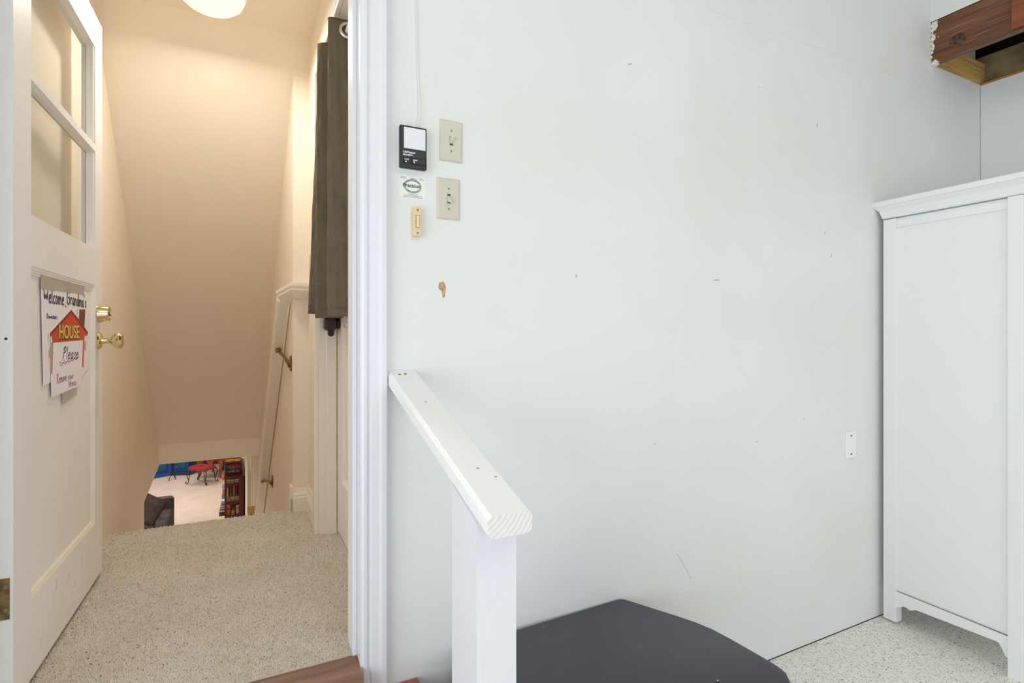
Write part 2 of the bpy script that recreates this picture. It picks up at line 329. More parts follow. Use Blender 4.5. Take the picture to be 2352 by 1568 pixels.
def ribbon(b, P, th, dy=.0003):
    n = len(P); L, Rr = [], []
    for i in range(n):
        a = Vector(P[max(i - 1, 0)]); c = Vector(P[min(i + 1, n - 1)]); t = (c - a); t = t.normalized() if t.length > 1e-9 else Vector((1, 0, 0))
        nn = Vector((-t.z, 0, t.x)) * th / 2; p = Vector(P[i]); L.append(p + nn); Rr.append(p - nn)
    v = L + Rr; v2 = [p + Vector((0, -dy, 0)) for p in v]
    f = [[i, i + 1, n + i + 1, n + i] for i in range(n - 1)]
    f2 = [[2 * n + i, 2 * n + n + i, 2 * n + n + i + 1, 2 * n + i + 1] for i in range(n - 1)]
    side = [[i, 2 * n + i, 2 * n + i + 1, i + 1] for i in range(n - 1)] + [[n + i, n + i + 1, 3 * n + i + 1, 3 * n + i] for i in range(n - 1)]
    b.add(v + v2, f + f2 + side); return b
def st(name, b, m, **k):
    return mk(name, b, m, kind='structure', **k)

# ---------------------------------------------------------------- the garage shell
GX0, GX1, GY0, GZ = -2.7, 3.735, -5.6, 3.3
LZ, LOW, LC = .465, -2.05, .33                      # landing carpet, lower floor, lower ceiling
JL, JR = -.508, .306                                # door jambs of the open doorway
BX, BZ = 3.22, 2.752                                # bulkhead: left side, open underside
bw = B().box(GX0, JL - .02, 0, .14, 0, GZ).box(JR + .02, BX, 0, .14, 0, GZ).box(BX, GX1 + .16, .0, .14, 0, BZ).box(JL - .02, JR + .02, 0, .14, 2.53, GZ).box(JL - .02, JR + .02, 0, .14, 0, .40)
WF = st('wall_front', bw, MT['gwall'], label='off-white painted garage wall with small scuffs around the doorway', cat='wall')
WR = st('wall_right', B().box(GX1, GX1 + .16, GY0, 0, 0, BZ - .004), MT['gwall'], label='off-white garage wall meeting the corner behind the white cabinet', cat='wall')
st('wall_left', B().box(GX0 - .12, GX0, -.75, .14, 0, GZ).box(GX0 - .12, GX0, GY0, -3.85, 0, GZ).box(GX0 - .12, GX0, -3.85, -.75, 2.4, GZ), MT['gwall'])
st('wall_back', B().box(GX0, -.55, GY0 - .12, GY0, 0, GZ).box(3.55, GX1, GY0 - .12, GY0, 0, GZ).box(-.55, 3.55, GY0 - .12, GY0, 2.6, GZ), MT['gwall'])
st('ceiling', B().box(GX0, BX, GY0, .0, GZ, GZ + .1), MT['gceil'], label='grey-white garage ceiling', cat='ceiling')
st('floor', B().box(GX0 - 3, GX1, GY0 - 3, 0, -.1, 0), MT['epoxy'], label='pale epoxy garage floor with dark flakes', cat='floor')
# drywall tape seam and corner cracks belong to the wall surface
seam = B().prism([(.4, -.0012, 2.598), (.4, -.0012, 2.606), (3.2, -.0012, 2.634), (3.2, -.0012, 2.626)], (0, .0014, 0))
SEAM = seam
# bulkhead above the corner: plaster side, exposed joists, open underside
st('trim_2', B().box(BX - .002, BX, GY0, -.0, 2.972, GZ), MT['gwall'], label='plaster strip above the brown joist', cat='plaster strip')
st('ceiling_2', B().box(BX, GX1 + .16, GY0, .14, 3.27, GZ + .05).box(BX, GX1 + .16, .141, .16, BZ, 3.3).box(GX1 + .16, GX1 + .18, GY0, .16, BZ - .1, 3.3), MT['void'])
j = mk('ceiling_joist', B().box(BX, BX + .04, -5.5, -.002, BZ + .002, 2.97, .003), MT['joist'], label='dark brown stained joist with a knot and white paint smears at its wall end', cat='joist', loc=(BX, 0, BZ))
kb = B(); kb.lathe([(.001, 0), (.034, .0), (.034, .0025), (.02, .003), (.001, .0032)], (BX + .001 - BX, -.118, .072), (-1, 0, 0), 20)
ko = mk('knot', kb, MT['knot'], j, label='dark round knot')
kc = B(); kc.box(-.0035, -.001, -.12, -.117, .046, .098); kc.box(-.0035, -.001, -.142, -.094, .071, .0735)
mk('check_crack', kc, MT['crack'], ko)
mk('ceiling_joist', B().box(BX - .018, BX - .001, -5.5, -.335, BZ + .012, 2.968, .002), MT['joist2'], label='orange-brown board nailed over the dark joist near the picture edge', cat='joist', loc=(BX, -.335, BZ))
mk('ledger_board', B().box(BX + .041, GX1 + .053, .0, .04, BZ - .0, 2.885, .003), MT['ledger'], label='yellow pine ledger board on the wall inside the open ceiling corner', cat='board', loc=(BX + .05, .02, BZ))
mk('blocking_board', B().box(GX1 + .055, GX1 + .075, -5.5, .10, BZ, 2.93), MT['khaki'], label='old khaki board behind the open ceiling corner', cat='board', loc=(GX1 + .06, -1, BZ))
mk('blocking_board', B().box(GX1 - .22, GX1 + .05, .045, .06, 2.80, 3.05), MT['drywall'], label='scrap of bare drywall behind the yellow ledger board', cat='board', loc=(GX1 - .1, .05, 2.8))
mk('ceiling_joist', B().box(3.56, 3.60, -5.5, .0, 3.03, 3.22), MT['joist2'], label='shadowed inner joist deep inside the open ceiling corner', cat='joist', loc=(3.58, 0, 3.03))
mk('pine_strip', B().box(GX1 - .002, GX1 + .05, -5.5, -.004, BZ - .004, BZ + .007), MT['pineedge'], label='thin orange pine strip along the top edge of the right wall', cat='strip', loc=(GX1, -1, BZ))
gb = B()
for z in range(9):
    z0 = BZ + .005 + z * .023
    gb.add([(BX - .001, -.001, z0), (BX - .001, -.004 - .005 * (z % 3), z0 + .007), (BX - .001, -.001, z0 + .02), (BX - .003, -.001, z0 + .01)], [(0, 1, 2), (0, 1, 3), (1, 2, 3)])
gb.box(BX - .010, BX + .03, -.022, -.001, BZ - .006, BZ + .004, .003)
mk('torn_drywall_edge', gb, MT['chipedge'], WF, label='ragged torn white drywall edge')
# corner crack below the open corner
cr = B(); ribbon(cr, [(GX1 - .004, -.0006, 2.74), (GX1 - .006, -.0006, 2.66), (GX1 - .003, -.0006, 2.60), (GX1 - .008, -.0006, 2.545)], .0022)
ribbon(cr, [(GX1 - .003, -.0006, 2.54), (GX1 - .003, -.0006, 2.2)], .0015)
mk('plaster_crack', cr, MT['crack'], WF, label='thin dark crack in the corner')
mk('tape_seam', SEAM, MT['gwall'], WF)
mk('floor_gap', B().box(1.3, GX1, -.0012, .001, .0, .0035), MT['slot'], WF, label='dark gap between wall and floor')
# ---- wall damage and marks
ch = B(); ch.prism([(.537, -.0008, 1.507), (.552, -.0008, 1.512), (.559, -.0008, 1.495), (.556, -.0008, 1.467), (.549, -.0008, 1.462), (.546, -.0008, 1.484), (.536, -.0008, 1.490)], (0, .001, 0))
cp = mk('wall_chip', ch, MT['chip'], WF, label='torn brown chip in the paint')
cb = B(); cb.prism([(.552, -.0005, 1.513), (.560, -.0005, 1.500), (.563, -.0005, 1.478), (.559, -.0005, 1.458), (.551, -.0005, 1.456), (.55, -.0005, 1.48)], (0, .0006, 0))
mk('torn_edge', cb, MT['chipedge'], cp, label='pale torn edge')
for i, (x, z, ln, an) in enumerate([(1.66, 1.565, .03, 5), (2.345, 1.80, .012, 80), (2.385, 1.70, .02, 60), (1.02, 1.545, .01, 90), (1.471, .538, .13, -57), (1.36, .955, .006, 20), (1.9, .915, .008, 0), (2.29, 2.27, .014, 75), (1.24, 2.31, .02, 20), (2.2, .985, .008, 45)]):
    mb = B(); a = R(an); ribbon(mb, [(x, -.0006, z), (x + cos(a) * ln * .5 + .002, -.0006, z + sin(a) * ln * .5), (x + cos(a) * ln, -.0006, z + sin(a) * ln)], .0035)
    mk('scuff_mark', mb, (MT['faint'] if i == 4 else MT['mark']) if i not in (1, 7, 5) else MT['chip'], WF)

# ---------------------------------------------------------------- doorway, landing, stairwell
XL, XR = -.53, .335
rw0, rw1 = .261, .142        # right stairwell wall (slightly out of square)
st('wall_hall_left', B().box(XL - .12, XL, .14, 2.75, LOW, 3.0).prism([(XL - .12, 2.75, .25), (XL - .12, 3.66, .33), (XL - .12, 3.66, 3.0), (XL - .12, 2.75, 3.0)], (.12, 0, 0)), MT['hall'], label='beige wall left of the stairs behind the open door', cat='wall')
st('wall_hall_right', B().box(XR, XR + .12, 1.03, 1.53, LOW, 3.0).box(XR, XR + .12, .14, .19, LOW, 3.0).box(XR, XR + .12, .19, 1.03, 2.50, 3.0), MT['hall'], label='beige wall around the curtained door on the right of the landing', cat='wall')
st('wall_stair_end', B().prism([(rw0, 1.41, LOW), (XR, 1.41, LOW), (XR, 1.53, LOW), (rw0 - .003, 1.53, LOW)], (0, 0, 5.05)), MT['hall'], label='short beige wall end facing the landing beside the stair', cat='wall')
st('wall_stair_right', B().prism([(rw0 - .003, 1.53, LOW), (XR, 1.53, LOW), (XR, 4.35, LOW), (rw1 + .012, 4.35, LOW)], (0, 0, 5.05)), MT['hall'], label='beige stairwell wall behind the handrail', cat='wall')
st('ceiling_landing', B().box(XL - .12, XR + .12, .14, 1.284, 2.793, 2.9), MT['soffit'], label='beige landing ceiling holding the round light', cat='ceiling')
st('ceiling_stair', B().prism([(XL - .12, 1.284, 2.793), (XL - .12, 3.533, .482), (XL - .12, 3.533, .33), (XL - .12, 3.66, .33), (XL - .12, 3.66, .6), (XL - .12, 1.38, 2.9), (XL - .12, 1.284, 2.9)], (XR - XL + .2, 0, 0)), MT['soffit'], label='beige sloped ceiling over the stairs ending in a short header', cat='ceiling')
# carpeted landing and stairs
cb = B().box(XL, XR, .035, 1.30, LZ - .06, LZ - .006).box(XL, rw0 + .002, 1.30, 1.45, LZ - .06, LZ - .006).box(XR, .42, .19, 1.03, LZ - .06, LZ - .006).box(rw0, XR, 1.30, 1.41, LZ - .06, LZ - .006)
n = 12; rise = (LZ - LOW) / n; run = .212
for i in range(1, n):
    z1 = LZ - i * rise; y0 = 1.45 + (i - 1) * run
    cb.box(XL, rw0 - .02 - i * .006, y0 - .02, y0 + run + .01, z1 - .18, z1, .008)
st('floor_landing', cb, MT['carpetbase'], label='carpeted landing and stairs going down inside the doorway', cat='landing')
# carpet pile: nobody could count it
def pile(regs, step, h, name, m, **k):
    rng = np.random.default_rng(3); V = []; n = 0
    for (x0, x1, y0, y1) in regs:
        xs = np.arange(x0, x1, step); ys = np.arange(y0, y1, step); X, Y = np.meshgrid(xs, ys); X = X.ravel() + rng.uniform(-.5, .5, X.size) * step; Y = Y.ravel() + rng.uniform(-.5, .5, Y.size) * step
        V.append(np.stack([np.clip(X, x0 + .001, x1 - .001), np.clip(Y, y0 + .001, y1), np.zeros_like(X)], 1))
    P = np.concatenate(V); n = len(P); a = rng.uniform(0, 6.28, n); r = step * rng.uniform(.5, .75, n); hh = h * rng.uniform(.6, 1.1, n)
    lean = rng.normal(0, step * .55, (n, 2)); lean[:, 1] -= .001
    front = P[:, 1] < regs[0][2] + .012; lean[front, 1] -= .004
    out = np.zeros((n, 4, 3))
    for q in range(3):
        out[:, q, 0] = P[:, 0] + r * np.cos(a + q * 2.094); out[:, q, 1] = P[:, 1] + r * np.sin(a + q * 2.094); out[:, q, 2] = LZ - .008
    out[:, 3, 0] = P[:, 0] + lean[:, 0]; out[:, 3, 1] = P[:, 1] + lean[:, 1]; out[:, 3, 2] = LZ - .008 + hh
    idx = np.arange(n)[:, None, None] * 4 + np.array([[0, 1, 3], [1, 2, 3], [2, 0, 3]])[None]
    me = bpy.data.meshes.new(name); me.vertices.add(n * 4); me.vertices.foreach_set('co', out.astype('f').ravel()); F = idx.reshape(-1, 3)
    me.loops.add(F.size); me.loops.foreach_set('vertex_index', F.astype('i').ravel()); me.polygons.add(len(F)); me.polygons.foreach_set('loop_start', np.arange(0, F.size, 3, dtype='i')); me.update(calc_edges=True)
    me.materials.append(m); o = bpy.data.objects.new(name, me); COL.objects.link(o); tag(o, **k); return o
pile([(-.50, .334, .037, 1.30), (-.50, rw0 - .002, 1.30, 1.455), (rw0, XR - .002, 1.30, 1.405), (.336, .408, .2, 1.02)], .0043, .0085, 'carpet_pile', MT['carpet'], label='beige speckled carpet pile covering the landing', cat='carpet', kind='stuff')
# threshold
sb = B().loft([[(x, .045, .40), (x, .045, .452), (x, .022, .456), (x, -.004, .450), (x, -.052, .432), (x, -.075, .424), (x, -.075, .392), (x, 0.0, .392)] for x in (JL, JR)])
st('trim_3', sb, MT['sill'], label='worn brown wooden door sill in front of the carpet', cat='door sill')
# jambs, stop and casing of the doorway
jb = B().box(JL - .02, JL, -.012, .145, .40, 2.53).box(JR, JR + .02, -.012, .145, .40, 2.53).box(JL - .02, JR + .02, -.012, .145, 2.51, 2.53)
jb.box(JR - .012, JR, .03, .10, .44, 2.51, .002).box(JL, JL + .012, .03, .10, .46, 2.51, .002).box(JL, JR, .03, .10, 2.498, 2.51)
st('trim_4', jb, MT['trim'], label='white door jamb of the open doorway', cat='door jamb')
def casing(x0, x1, z0, z1):
    s_ = 1 if x1 > x0 else -1
    prof = [(0, 0), (0, -.012), (.006, -.017), (.014, -.017), (.017, -.012), (.022, -.012), (.026, -.018), (.046, -.020), (.054, -.0235), (.066, -.0235), (.070, -.020), (.074, 0)]
    return B().loft([[(x0 + s_ * a, b_, z) for a, b_ in prof] for z in (z0, z1)])
c1 = casing(JR + .004, 1, .30, 2.585); c2 = casing(JL - .004, -1, .40, 2.585)
st('trim_5', c1, MT['trim'], label='white moulded casing on the right of the doorway', cat='door casing')
st('trim_6', c2, MT['trim'])
st('trim_7', B().box(JL - .08, JR + .08, -.024, 0, 2.515, 2.59, .003), MT['trim'])
# casing and jamb of the side door on the landing, baseboards
sb = B().box(XR - .018, XR, 1.032, 1.092, LZ - .01, 2.56, .004).box(XR - .001, .412, 1.018, 1.034, LZ - .01, 2.51).box(.365, .408, 1.006, 1.019, LZ - .01, 2.50, .002)
sb.box(XR - .018, XR, .15, 1.03, 2.50, 2.56, .004)
st('trim_8', sb, MT['htrim'], label='cream casing and jamb of the side door on the landing', cat='door casing')
def baseb(a, b_, nrm, h=.115):
    a, b_, nrm = Vector(a), Vector(b_), Vector(nrm)
    prof = [(0, 0), (.014, 0), (.014, .07), (.010, .078), (.012, .084), (.006, .1), (.004, h), (0, h)]
    return B().loft([[p + nrm * d + Vector((0, 0, z)) for d, z in prof] for p in (a, b_)])
st('baseboard_right', baseb((XR, 1.092, LZ - .004), (XR, 1.41, LZ - .004), (-1, 0, 0), .125), MT['htrim'], label='cream baseboard along the landing wall next to the side door', cat='baseboard')
bb2 = baseb((rw0 - .012, 1.41, LZ - .004), (XR - .004, 1.41, LZ - .004), (0, -1, 0), .115)
bb2.box(rw0 - .014, rw0 - .0005, 1.396, 1.47, LZ - .03, LZ + .125, .002)
st('baseboard_end', bb2, MT['htrim'], label='cream baseboard block at the top of the stairs', cat='baseboard')
# side door on the landing (closed)
sd = B().box(.412, .45, .19, .30, LZ + .01, 2.495).box(.412, .45, .905, 1.03, LZ + .01, 2.495).box(.412, .45, .30, .905, LZ + .01, .71).box(.412, .45, .30, .905, 1.40, 1.56).box(.412, .45, .30, .905, 2.37, 2.495).box(.424, .445, .30, .905, .71, 1.40)
sd.prism([(.412, .905, .71), (.424, .885, .73), (.424, .885, 1.38), (.412, .905, 1.40)], (0, .001, 0)).prism([(.412, .905, .71), (.424, .885, .73), (.424, .32, .73), (.412, .30, .71)], (0, 0, .001))
sdo = st('door_2', sd, MT['htrim'], label='cream panelled side door partly hidden by the curtain', cat='door', loc=(.43, .6, LZ))
mk('door_pane', B().box(.43, .434, .30, .905, 1.56, 2.37), MT['glass'], sdo, off=(.43, .6, LZ))

# ---------------------------------------------------------------- open door (local: x along the leaf, -y the visible face)
DZ = .477
DR = thing('door_1', 'open ivory door with two glass panes and a taped paper sign', 'door', (-.466, .15, DZ), R(88.2), kind='structure')
W_, T_ = .822, .040
def z(v): return v - DZ
fr = B()
fr.box(0, .114, 0, T_, 0, z(2.497)).box(.725, W_, 0, T_, 0, z(2.497))
fr.box(.114, .725, 0, T_, 0, z(.680)).box(.114, .725, 0, T_, z(1.537), z(1.660)).box(.114, .725, 0, T_, z(2.378), z(2.497))
mk('door_frame', fr, MT['door'], DR)
pn = B().box(.114, .725, .010, .030, z(.68), z(1.537))
# moulded lip on three sides of the panel
pn.prism([(.725, 0, z(.68)), (.725, .010, z(.68)), (.706, .010, z(.68))], (0, 0, z(1.537) - z(.68)))
for k in range(4):
    zt = z(1.537) - k * .007
    pn.box(.114, .725, .002 * k, .010, zt - .007, zt)
mk('door_panel', pn, MT['door'], DR)
mk('panel_bead', B().prism([(.114, .0, z(.680)), (.114, .010, z(.680)), (.114, .010, z(.694)), (.114, .005, z(.692))], (.600, 0, 0)), MT['doorlip'], DR, label='yellowed bead under the lower panel')
mt = B().prism([(.114, .0, z(2.006)), (.114, .010, z(1.998)), (.114, .030, z(1.998)), (.114, .030, z(2.040)), (.114, .010, z(2.040)), (.114, .0, z(2.030))], (.611, 0, 0))
# stops around the panes
for (z0, z1) in ((1.66, 2.0), (2.04, 2.378)):
    mt.box(.715, .725, .004, .024, z(z0), z(z1)); mt.box(.114, .124, .004, .024, z(z0), z(z1))
mk('muntin', mt, MT['door'], DR)
for (z0, z1) in ((1.66, 1.998), (2.04, 2.378)):
    mk('glass_pane', B().box(.114, .725, .025, .028, z(z0), z(z1)), MT['glass'], DR)
mk('hinge_edge', B().box(-.0006, .0002, 0, T_, .0, z(2.497)), M('white_edge_paint', (240, 243, 237), .4, bump=(50, .3, .002), stretch=(1, 1, .3)), DR, label='white painted hinge edge')
hb = B().box(-.0022, -.0005, .006, .034, z(.685), z(.782))
hg = mk('hinge_leaf', hb, MT['hinge'], DR, label='worn brass hinge leaf on the door edge')
hs = B()
for zz in (.708, .735, .762): hs.lathe([(.0001, 0), (.005, 0), (.005, .0012), (.0001, .0014)], (-.0022, .014 + .012 * (zz == .735), z(zz)), (-1, 0, 0), 12)
mk('hinge_screw', hs, MT['screw'], hg)
hb2 = B(); hb2.lathe([(.0001, 0), (.003, 0), (.003, .0008), (.0001, .0008)], (-.0006, .013, z(1.345)), (-1, 0, 0), 10)
mk('screw_hole', hb2, MT['slot'], DR)
# knob and deadbolt
kx, kz = .765, z(1.332)
kb = B().lathe([(.001, 0), (.031, 0), (.031, .003), (.026, .009), (.013, .012), (.011, .018), (.0105, .034), (.016, .040), (.026, .048), (.030, .058), (.0295, .067), (.024, .073), (.015, .0745), (.001, .0745)], (kx, 0, kz), (0, -1, 0), 32)
mk('door_knob', kb, MT['brass'], DR, smooth=True, label='polished brass door knob')
kb = B().lathe([(.001, 0), (.033, 0), (.033, .004), (.031, .010), (.028, .030), (.026, .034), (.018, .035), (.016, .032), (.001, .032)], (.765, 0, z(1.430)), (0, -1, 0), 32)
db = mk('deadbolt', kb, MT['brass'], DR, smooth=True, label='polished brass deadbolt')
mk('keyway', B().box(.7635, .7665, -.0335, -.031, z(1.424), z(1.436)), MT['slot'], db)
sc_ = B()
for (x, zz, ln, dz) in ((.40, .60, .05, .02), (.47, .56, .04, .015), (.30, .62, .02, .03), (.55, .605, .025, .02)):
    ribbon(sc_, [(x, -.0004, z(zz)), (x + ln * .4, -.0004, z(zz + dz * .5)), (x + ln * .5, -.0004, z(zz + dz))], .0016)
mk('scuff', sc_, MT['mark'], DR)

# ---- taped paper signs on the door
def flat(b, pts, y0, y1): return b.prism([(x, y1, z(v)) for x, v in pts], (0, y0 - y1, 0))
PW = thing('welcome_paper', 'white paper sheet handwritten Welcome to Grandmas, taped to the open door', 'paper sign', (-.466, .15, DZ), R(88.2))
pb = B(); flat(pb, [(.203, 1.503), (.42, 1.502), (.642, 1.498), (.650, 1.40), (.664, 1.30), (.673, 1.240), (.640, 1.232), (.585, 1.214), (.40, 1.219), (.272, 1.219), (.222, 1.214), (.212, 1.34)], .0055, .0062)
mk('paper_sheet', pb, MT['paper'], PW)
tb = B(); flat(tb, [(.200, 1.517), (.613, 1.526), (.609, 1.485), (.55, 1.487), (.199, 1.477)], .0046, .0050)
mk('tape', tb, MT['tape'], PW, label='strip of masking tape along the top')
lb = B(); pen(lb, 'Welcome', .222, z(1.443), .0240, .178, .0052, .0050, tilt=-.005); pen(lb, "Grandma's", .424, z(1.448), .0235, .212, .0052, .0050, tilt=-.02)
mk('handwriting', lb, MT['marker'], PW, label='thick black marker words')
lb = B(); pen(lb, 'Downstairs', .246, z(1.399), .0075, .090, .0018, .0050); mk('handwriting', lb, MT['pen'], PW, label='small blue pen word')
lb = B(); pen(lb, 'to', .405, z(1.437), .005, .014, .0014, .0050); mk('handwriting', lb, MT['redink'], PW, label='tiny red word')
HS = thing('house_sign', 'red house shaped cutout sign reading HOUSE, Please, Remove your shoes', 'paper sign', (-.466, .15, DZ), R(88.2))
hb = B(); flat(hb, [(.458, 1.438), (.256, 1.360), (.259, 1.342), (.275, 1.346), (.275, 1.24), (.281, 1.176), (.42, 1.182), (.576, 1.188), (.57, 1.222), (.60, 1.243), (.606, 1.342), (.640, 1.345), (.652, 1.360), (.606, 1.384), (.619, 1.445), (.533, 1.441), (.524, 1.412)], .0034, .0042)
mk('backing_card', hb, MT['paper'], HS)
hb = B(); flat(hb, [(.458, 1.431), (.264, 1.358), (.267, 1.347), (.282, 1.351), (.287, 1.331), (.600, 1.336), (.602, 1.349), (.634, 1.350), (.646, 1.360), (.600, 1.380), (.540, 1.404)], .0029, .0034)
flat(hb, [(.278, 1.333), (.288, 1.333), (.284, 1.243), (.276, 1.243)], .0029, .0034); flat(hb, [(.588, 1.334), (.600, 1.336), (.590, 1.245), (.578, 1.247)], .0029, .0034)
mk('roof_print', hb, MT['housered'], HS, label='red house front and roof')
hb = B(); flat(hb, [(.541, 1.403), (.546, 1.436), (.613, 1.439), (.602, 1.381)], .0029, .0034)
flat(hb, [(.458, 1.431), (.262, 1.357), (.272, 1.353), (.460, 1.421), (.600, 1.368), (.640, 1.356), (.647, 1.360), (.600, 1.380)], .0026, .0030)
mk('chimney_print', hb, MT['maroon'], HS, label='dark red chimney and roof line')
def mat_door(x, v, y=.0026): return Matrix.Translation((x, y, z(v))) @ Matrix.Rotation(R(90), 4, 'X')
text('lettering', 'HOUSE', .058, MT['goldshade'], HS, mat_door(.340, 1.3415, .0026), .0003, sx=1.08, bold=.0035)
text('lettering', 'HOUSE', .058, MT['gold'], HS, mat_door(.336, 1.343, .0018), .0004, sx=1.08, bold=.0009)
flatlow = B(); flat(flatlow, [(.290, 1.330), (.586, 1.333), (.574, 1.245), (.57, 1.222), (.575, 1.189), (.281, 1.177), (.284, 1.243)], .0030, .0034)
mk('lower_sheet', flatlow, MT['paper'], HS)
lb = B(); pen(lb, 'Please', .370, z(1.280), .0200, .165, .0036, .0028, slant=.25, tilt=-.02); mk('handwriting', lb, MT['pen'], HS, label='large cursive Please in dark pen')
lb = B(); ribbon(lb, [(.345 + i * .0085, .0028, z(1.270 + .004 * sin(i * 1.5) + .0004 * i)) for i in range(24)], .0014); ribbon(lb, [(.35 + i * .0085, .0028, z(1.264 + .004 * sin(i * 1.5 + 2) + .0007 * i)) for i in range(22)], .0014)
mk('squiggle', lb, MT['redink'], HS, label='red wavy underline')
lb = B(); pen(lb, 'Remove', .322, z(1.212), .0150, .092, .0022, .0028, tilt=.02); pen(lb, 'your', .424, z(1.216), .0120, .062, .0022, .0028); pen(lb, 'shoes', .432, z(1.192), .0125, .080, .0022, .0028, tilt=.01)
mk('handwriting', lb, MT['purple'], HS, label='purple words Remove your shoes')
for P_, a, b_ in (([(.374, 1.180), (.518, 1.184), (.520, 1.160), (.378, 1.145)], .0030, .0036), ([(.262, 1.315), (.29, 1.328), (.29, 1.30), (.262, 1.29)], .0024, .0029), ([(.59, 1.335), (.63, 1.33), (.62, 1.30), (.59, 1.30)], .0030, .0035)):
    tb = B(); flat(tb, P_, a, b_); mk('tape', tb, MT['tape'], HS, label='piece of masking tape')

# ---------------------------------------------------------------- curtain, rods, small landing items
CT = thing('curtain', 'olive brown grommet curtain hanging over the side door', 'curtain', (.32, .6, 1.42))
top = [(.372, 1.0), (.36, .95), (.322, .90), (.325, .885), (.35, .86), (.37, .83), (.365, .79), (.33, .73), (.290, .685), (.2845, .668), (.30, .650), (.34, .628), (.368, .61), (.365, .58), (.33, .52), (.300, .48), (.2945, .466), (.31, .458), (.345, .455), (.375, .45), (.388, .42)]
bot = [(.372, 1.06), (.35, 1.02), (.295, .96), (.2815, .935), (.295, .915), (.345, .89), (.37, .86), (.34, .78), (.30, .71), (.2765, .675), (.285, .66), (.33, .64), (.365, .615), (.36, .585), (.325, .525), (.297, .488), (.2915, .472), (.31, .46), (.345, .452), (.375, .445), (.388, .415)]
def cr_path(P, n):
    out = []
    for i in range(len(P) - 1):
        p0, p1, p2, p3 = P[max(i - 1, 0)], P[i], P[i + 1], P[min(i + 2, len(P) - 1)]
        for k in range(n):
            t = k / n
            out.append(tuple(.5 * (2 * p1[d] + (p2[d] - p0[d]) * t + (2 * p0[d] - 5 * p1[d] + 4 * p2[d] - p3[d]) * t * t + (3 * p1[d] - p0[d] - 3 * p2[d] + p3[d]) * t ** 3) for d in (0, 1)))
    return out + [P[-1]]
TP, BP = cr_path(top, 6), cr_path(bot, 6)
NZ = 46; rings = []; rnd = random.Random(5); ph = [rnd.uniform(0, 6) for _ in range(4)]
for q in range(NZ + 1):
    t = q / NZ; z0 = 2.468 + (1.417 - 2.468) * t; s_ = t ** .8; row = []
    for i in range(len(TP)):
        x = TP[i][0] * (1 - s_) + BP[i][0] * s_; y = TP[i][1] * (1 - s_) + BP[i][1] * s_
        wr = .0011 * sin(z0 * 17 + i * .45 + ph[0]) + .0007 * sin(z0 * 37 - i * .8 + ph[1]) + .0008 * sin(z0 * 7 + i * 1.3 + ph[2])
        row.append((x + wr * min(1, t * 6), y + 1.2 * wr * min(1, t * 6), z0 + .026 * t * max(0, 1 - max(0, i - 30) / 20)))
    rings.append(row)
cb = B().loft(rings, closed=False)
cl = mk('curtain_cloth', cb, MT['curtain'], CT, off=(.32, .6, 1.42), smooth=True)
so = cl.modifiers.new('thick', 'SOLIDIFY'); so.thickness = .0025; so.offset = 0
hm = B(); 
for zz in (1.445, 1.449): hm.loft([[(TP[i][0] * .0 + BP[i][0] - .0026, BP[i][1] - .0026, zz + dz + .026 * max(0, 1 - max(0, i - 30) / 20)) for i in range(len(BP))] for dz in (0, .0012)], closed=False)
mk('hem_stitch', hm, MT['crack'], CT, off=(.32, .6, 1.42))
gr = B(); c = Vector((.356, .4505, 2.427)); ax = Vector((-.08, -1, 0)).normalized(); u = Vector((0, 0, 1)); v = ax.cross(u)
gr.loft([[c + ax * .004 + (u * cos(a) + v * sin(a)) * (.024 + .006 * cos(bb)) + ax * .005 * sin(bb) for bb in [2 * pi * k / 10 for k in range(10)]] for a in [2 * pi * k / 28 for k in range(29)]], cap=False)
mk('grommet', gr, MT['chrome'], CT, off=(.32, .6, 1.42), smooth=True, label='shiny metal grommet')
RD = thing('curtain_rod', 'white double curtain rod above the side door', 'curtain rod', (.33, .6, 2.35))
rb = B().tube([(.356, .20, 2.427), (.356, 1.0, 2.427)], .009, 14); mk('front_rod', rb, MT['rod'], RD, off=(.33, .6, 2.35), smooth=True)
rb = B().tube([(.3355, .72, 2.578), (.349, .65, 2.578), (.395, .40, 2.578), (.412, .30, 2.578)], .0105, 14); mk('upper_rod', rb, MT['rod'], RD, off=(.33, .6, 2.35), smooth=True)
for q in ((.348, .364, .985, 1.017, 2.414, 2.44), (.348, .364, .192, .212, 2.414, 2.44), (.322, .336, .70, .73, 2.56, 2.60)): mk('rod_bracket', B().box(*q, .002), MT['rod'], RD, off=(.33, .6, 2.35))
# light switch plate whose edge shows beside the curtain
SP = thing('light_switch', 'pale grey switch plate edge on the landing wall behind the curtain', 'light switch', (XR, 1.27, 1.70))
mk('plate', B().box(XR - .006, XR, 1.235, 1.345, 1.625, 1.745, .002), MT['almond'], SP, off=(XR, 1.27, 1.70))
# dark bronze latch guard below the curtain
LG = thing('door_latch', 'dark bronze latch body under the curtain hem at the side door', 'door latch', (.38, .95, 1.39))
lb = B()
def rr(cx, cz, w, h, r, y, n=6):
    out = []
    for (sx, sz, a0) in ((1, 1, 0), (-1, 1, 90), (-1, -1, 180), (1, -1, 270)):
        for k in range(n + 1):
            a = R(a0 + 90 * k / n); out.append((cx + sx * (w / 2 - r) + r * cos(a), y, cz + sz * (h / 2 - r) + r * sin(a)))
    return out
lb.loft([rr(.370, 1.398, .046, .052, .014, .985), rr(.370, 1.398, .052, .058, .016, .975), rr(.370, 1.398, .052, .058, .016, .925), rr(.370, 1.398, .044, .050, .014, .915)])
body = mk('latch_body', lb, MT['bronze'], LG, off=(.38, .95, 1.39), smooth=True)
mk('top_plate', B().box(.345, .412, .91, 1.0, 1.424, 1.430, .002), MT['bronze'], LG, off=(.38, .95, 1.39))
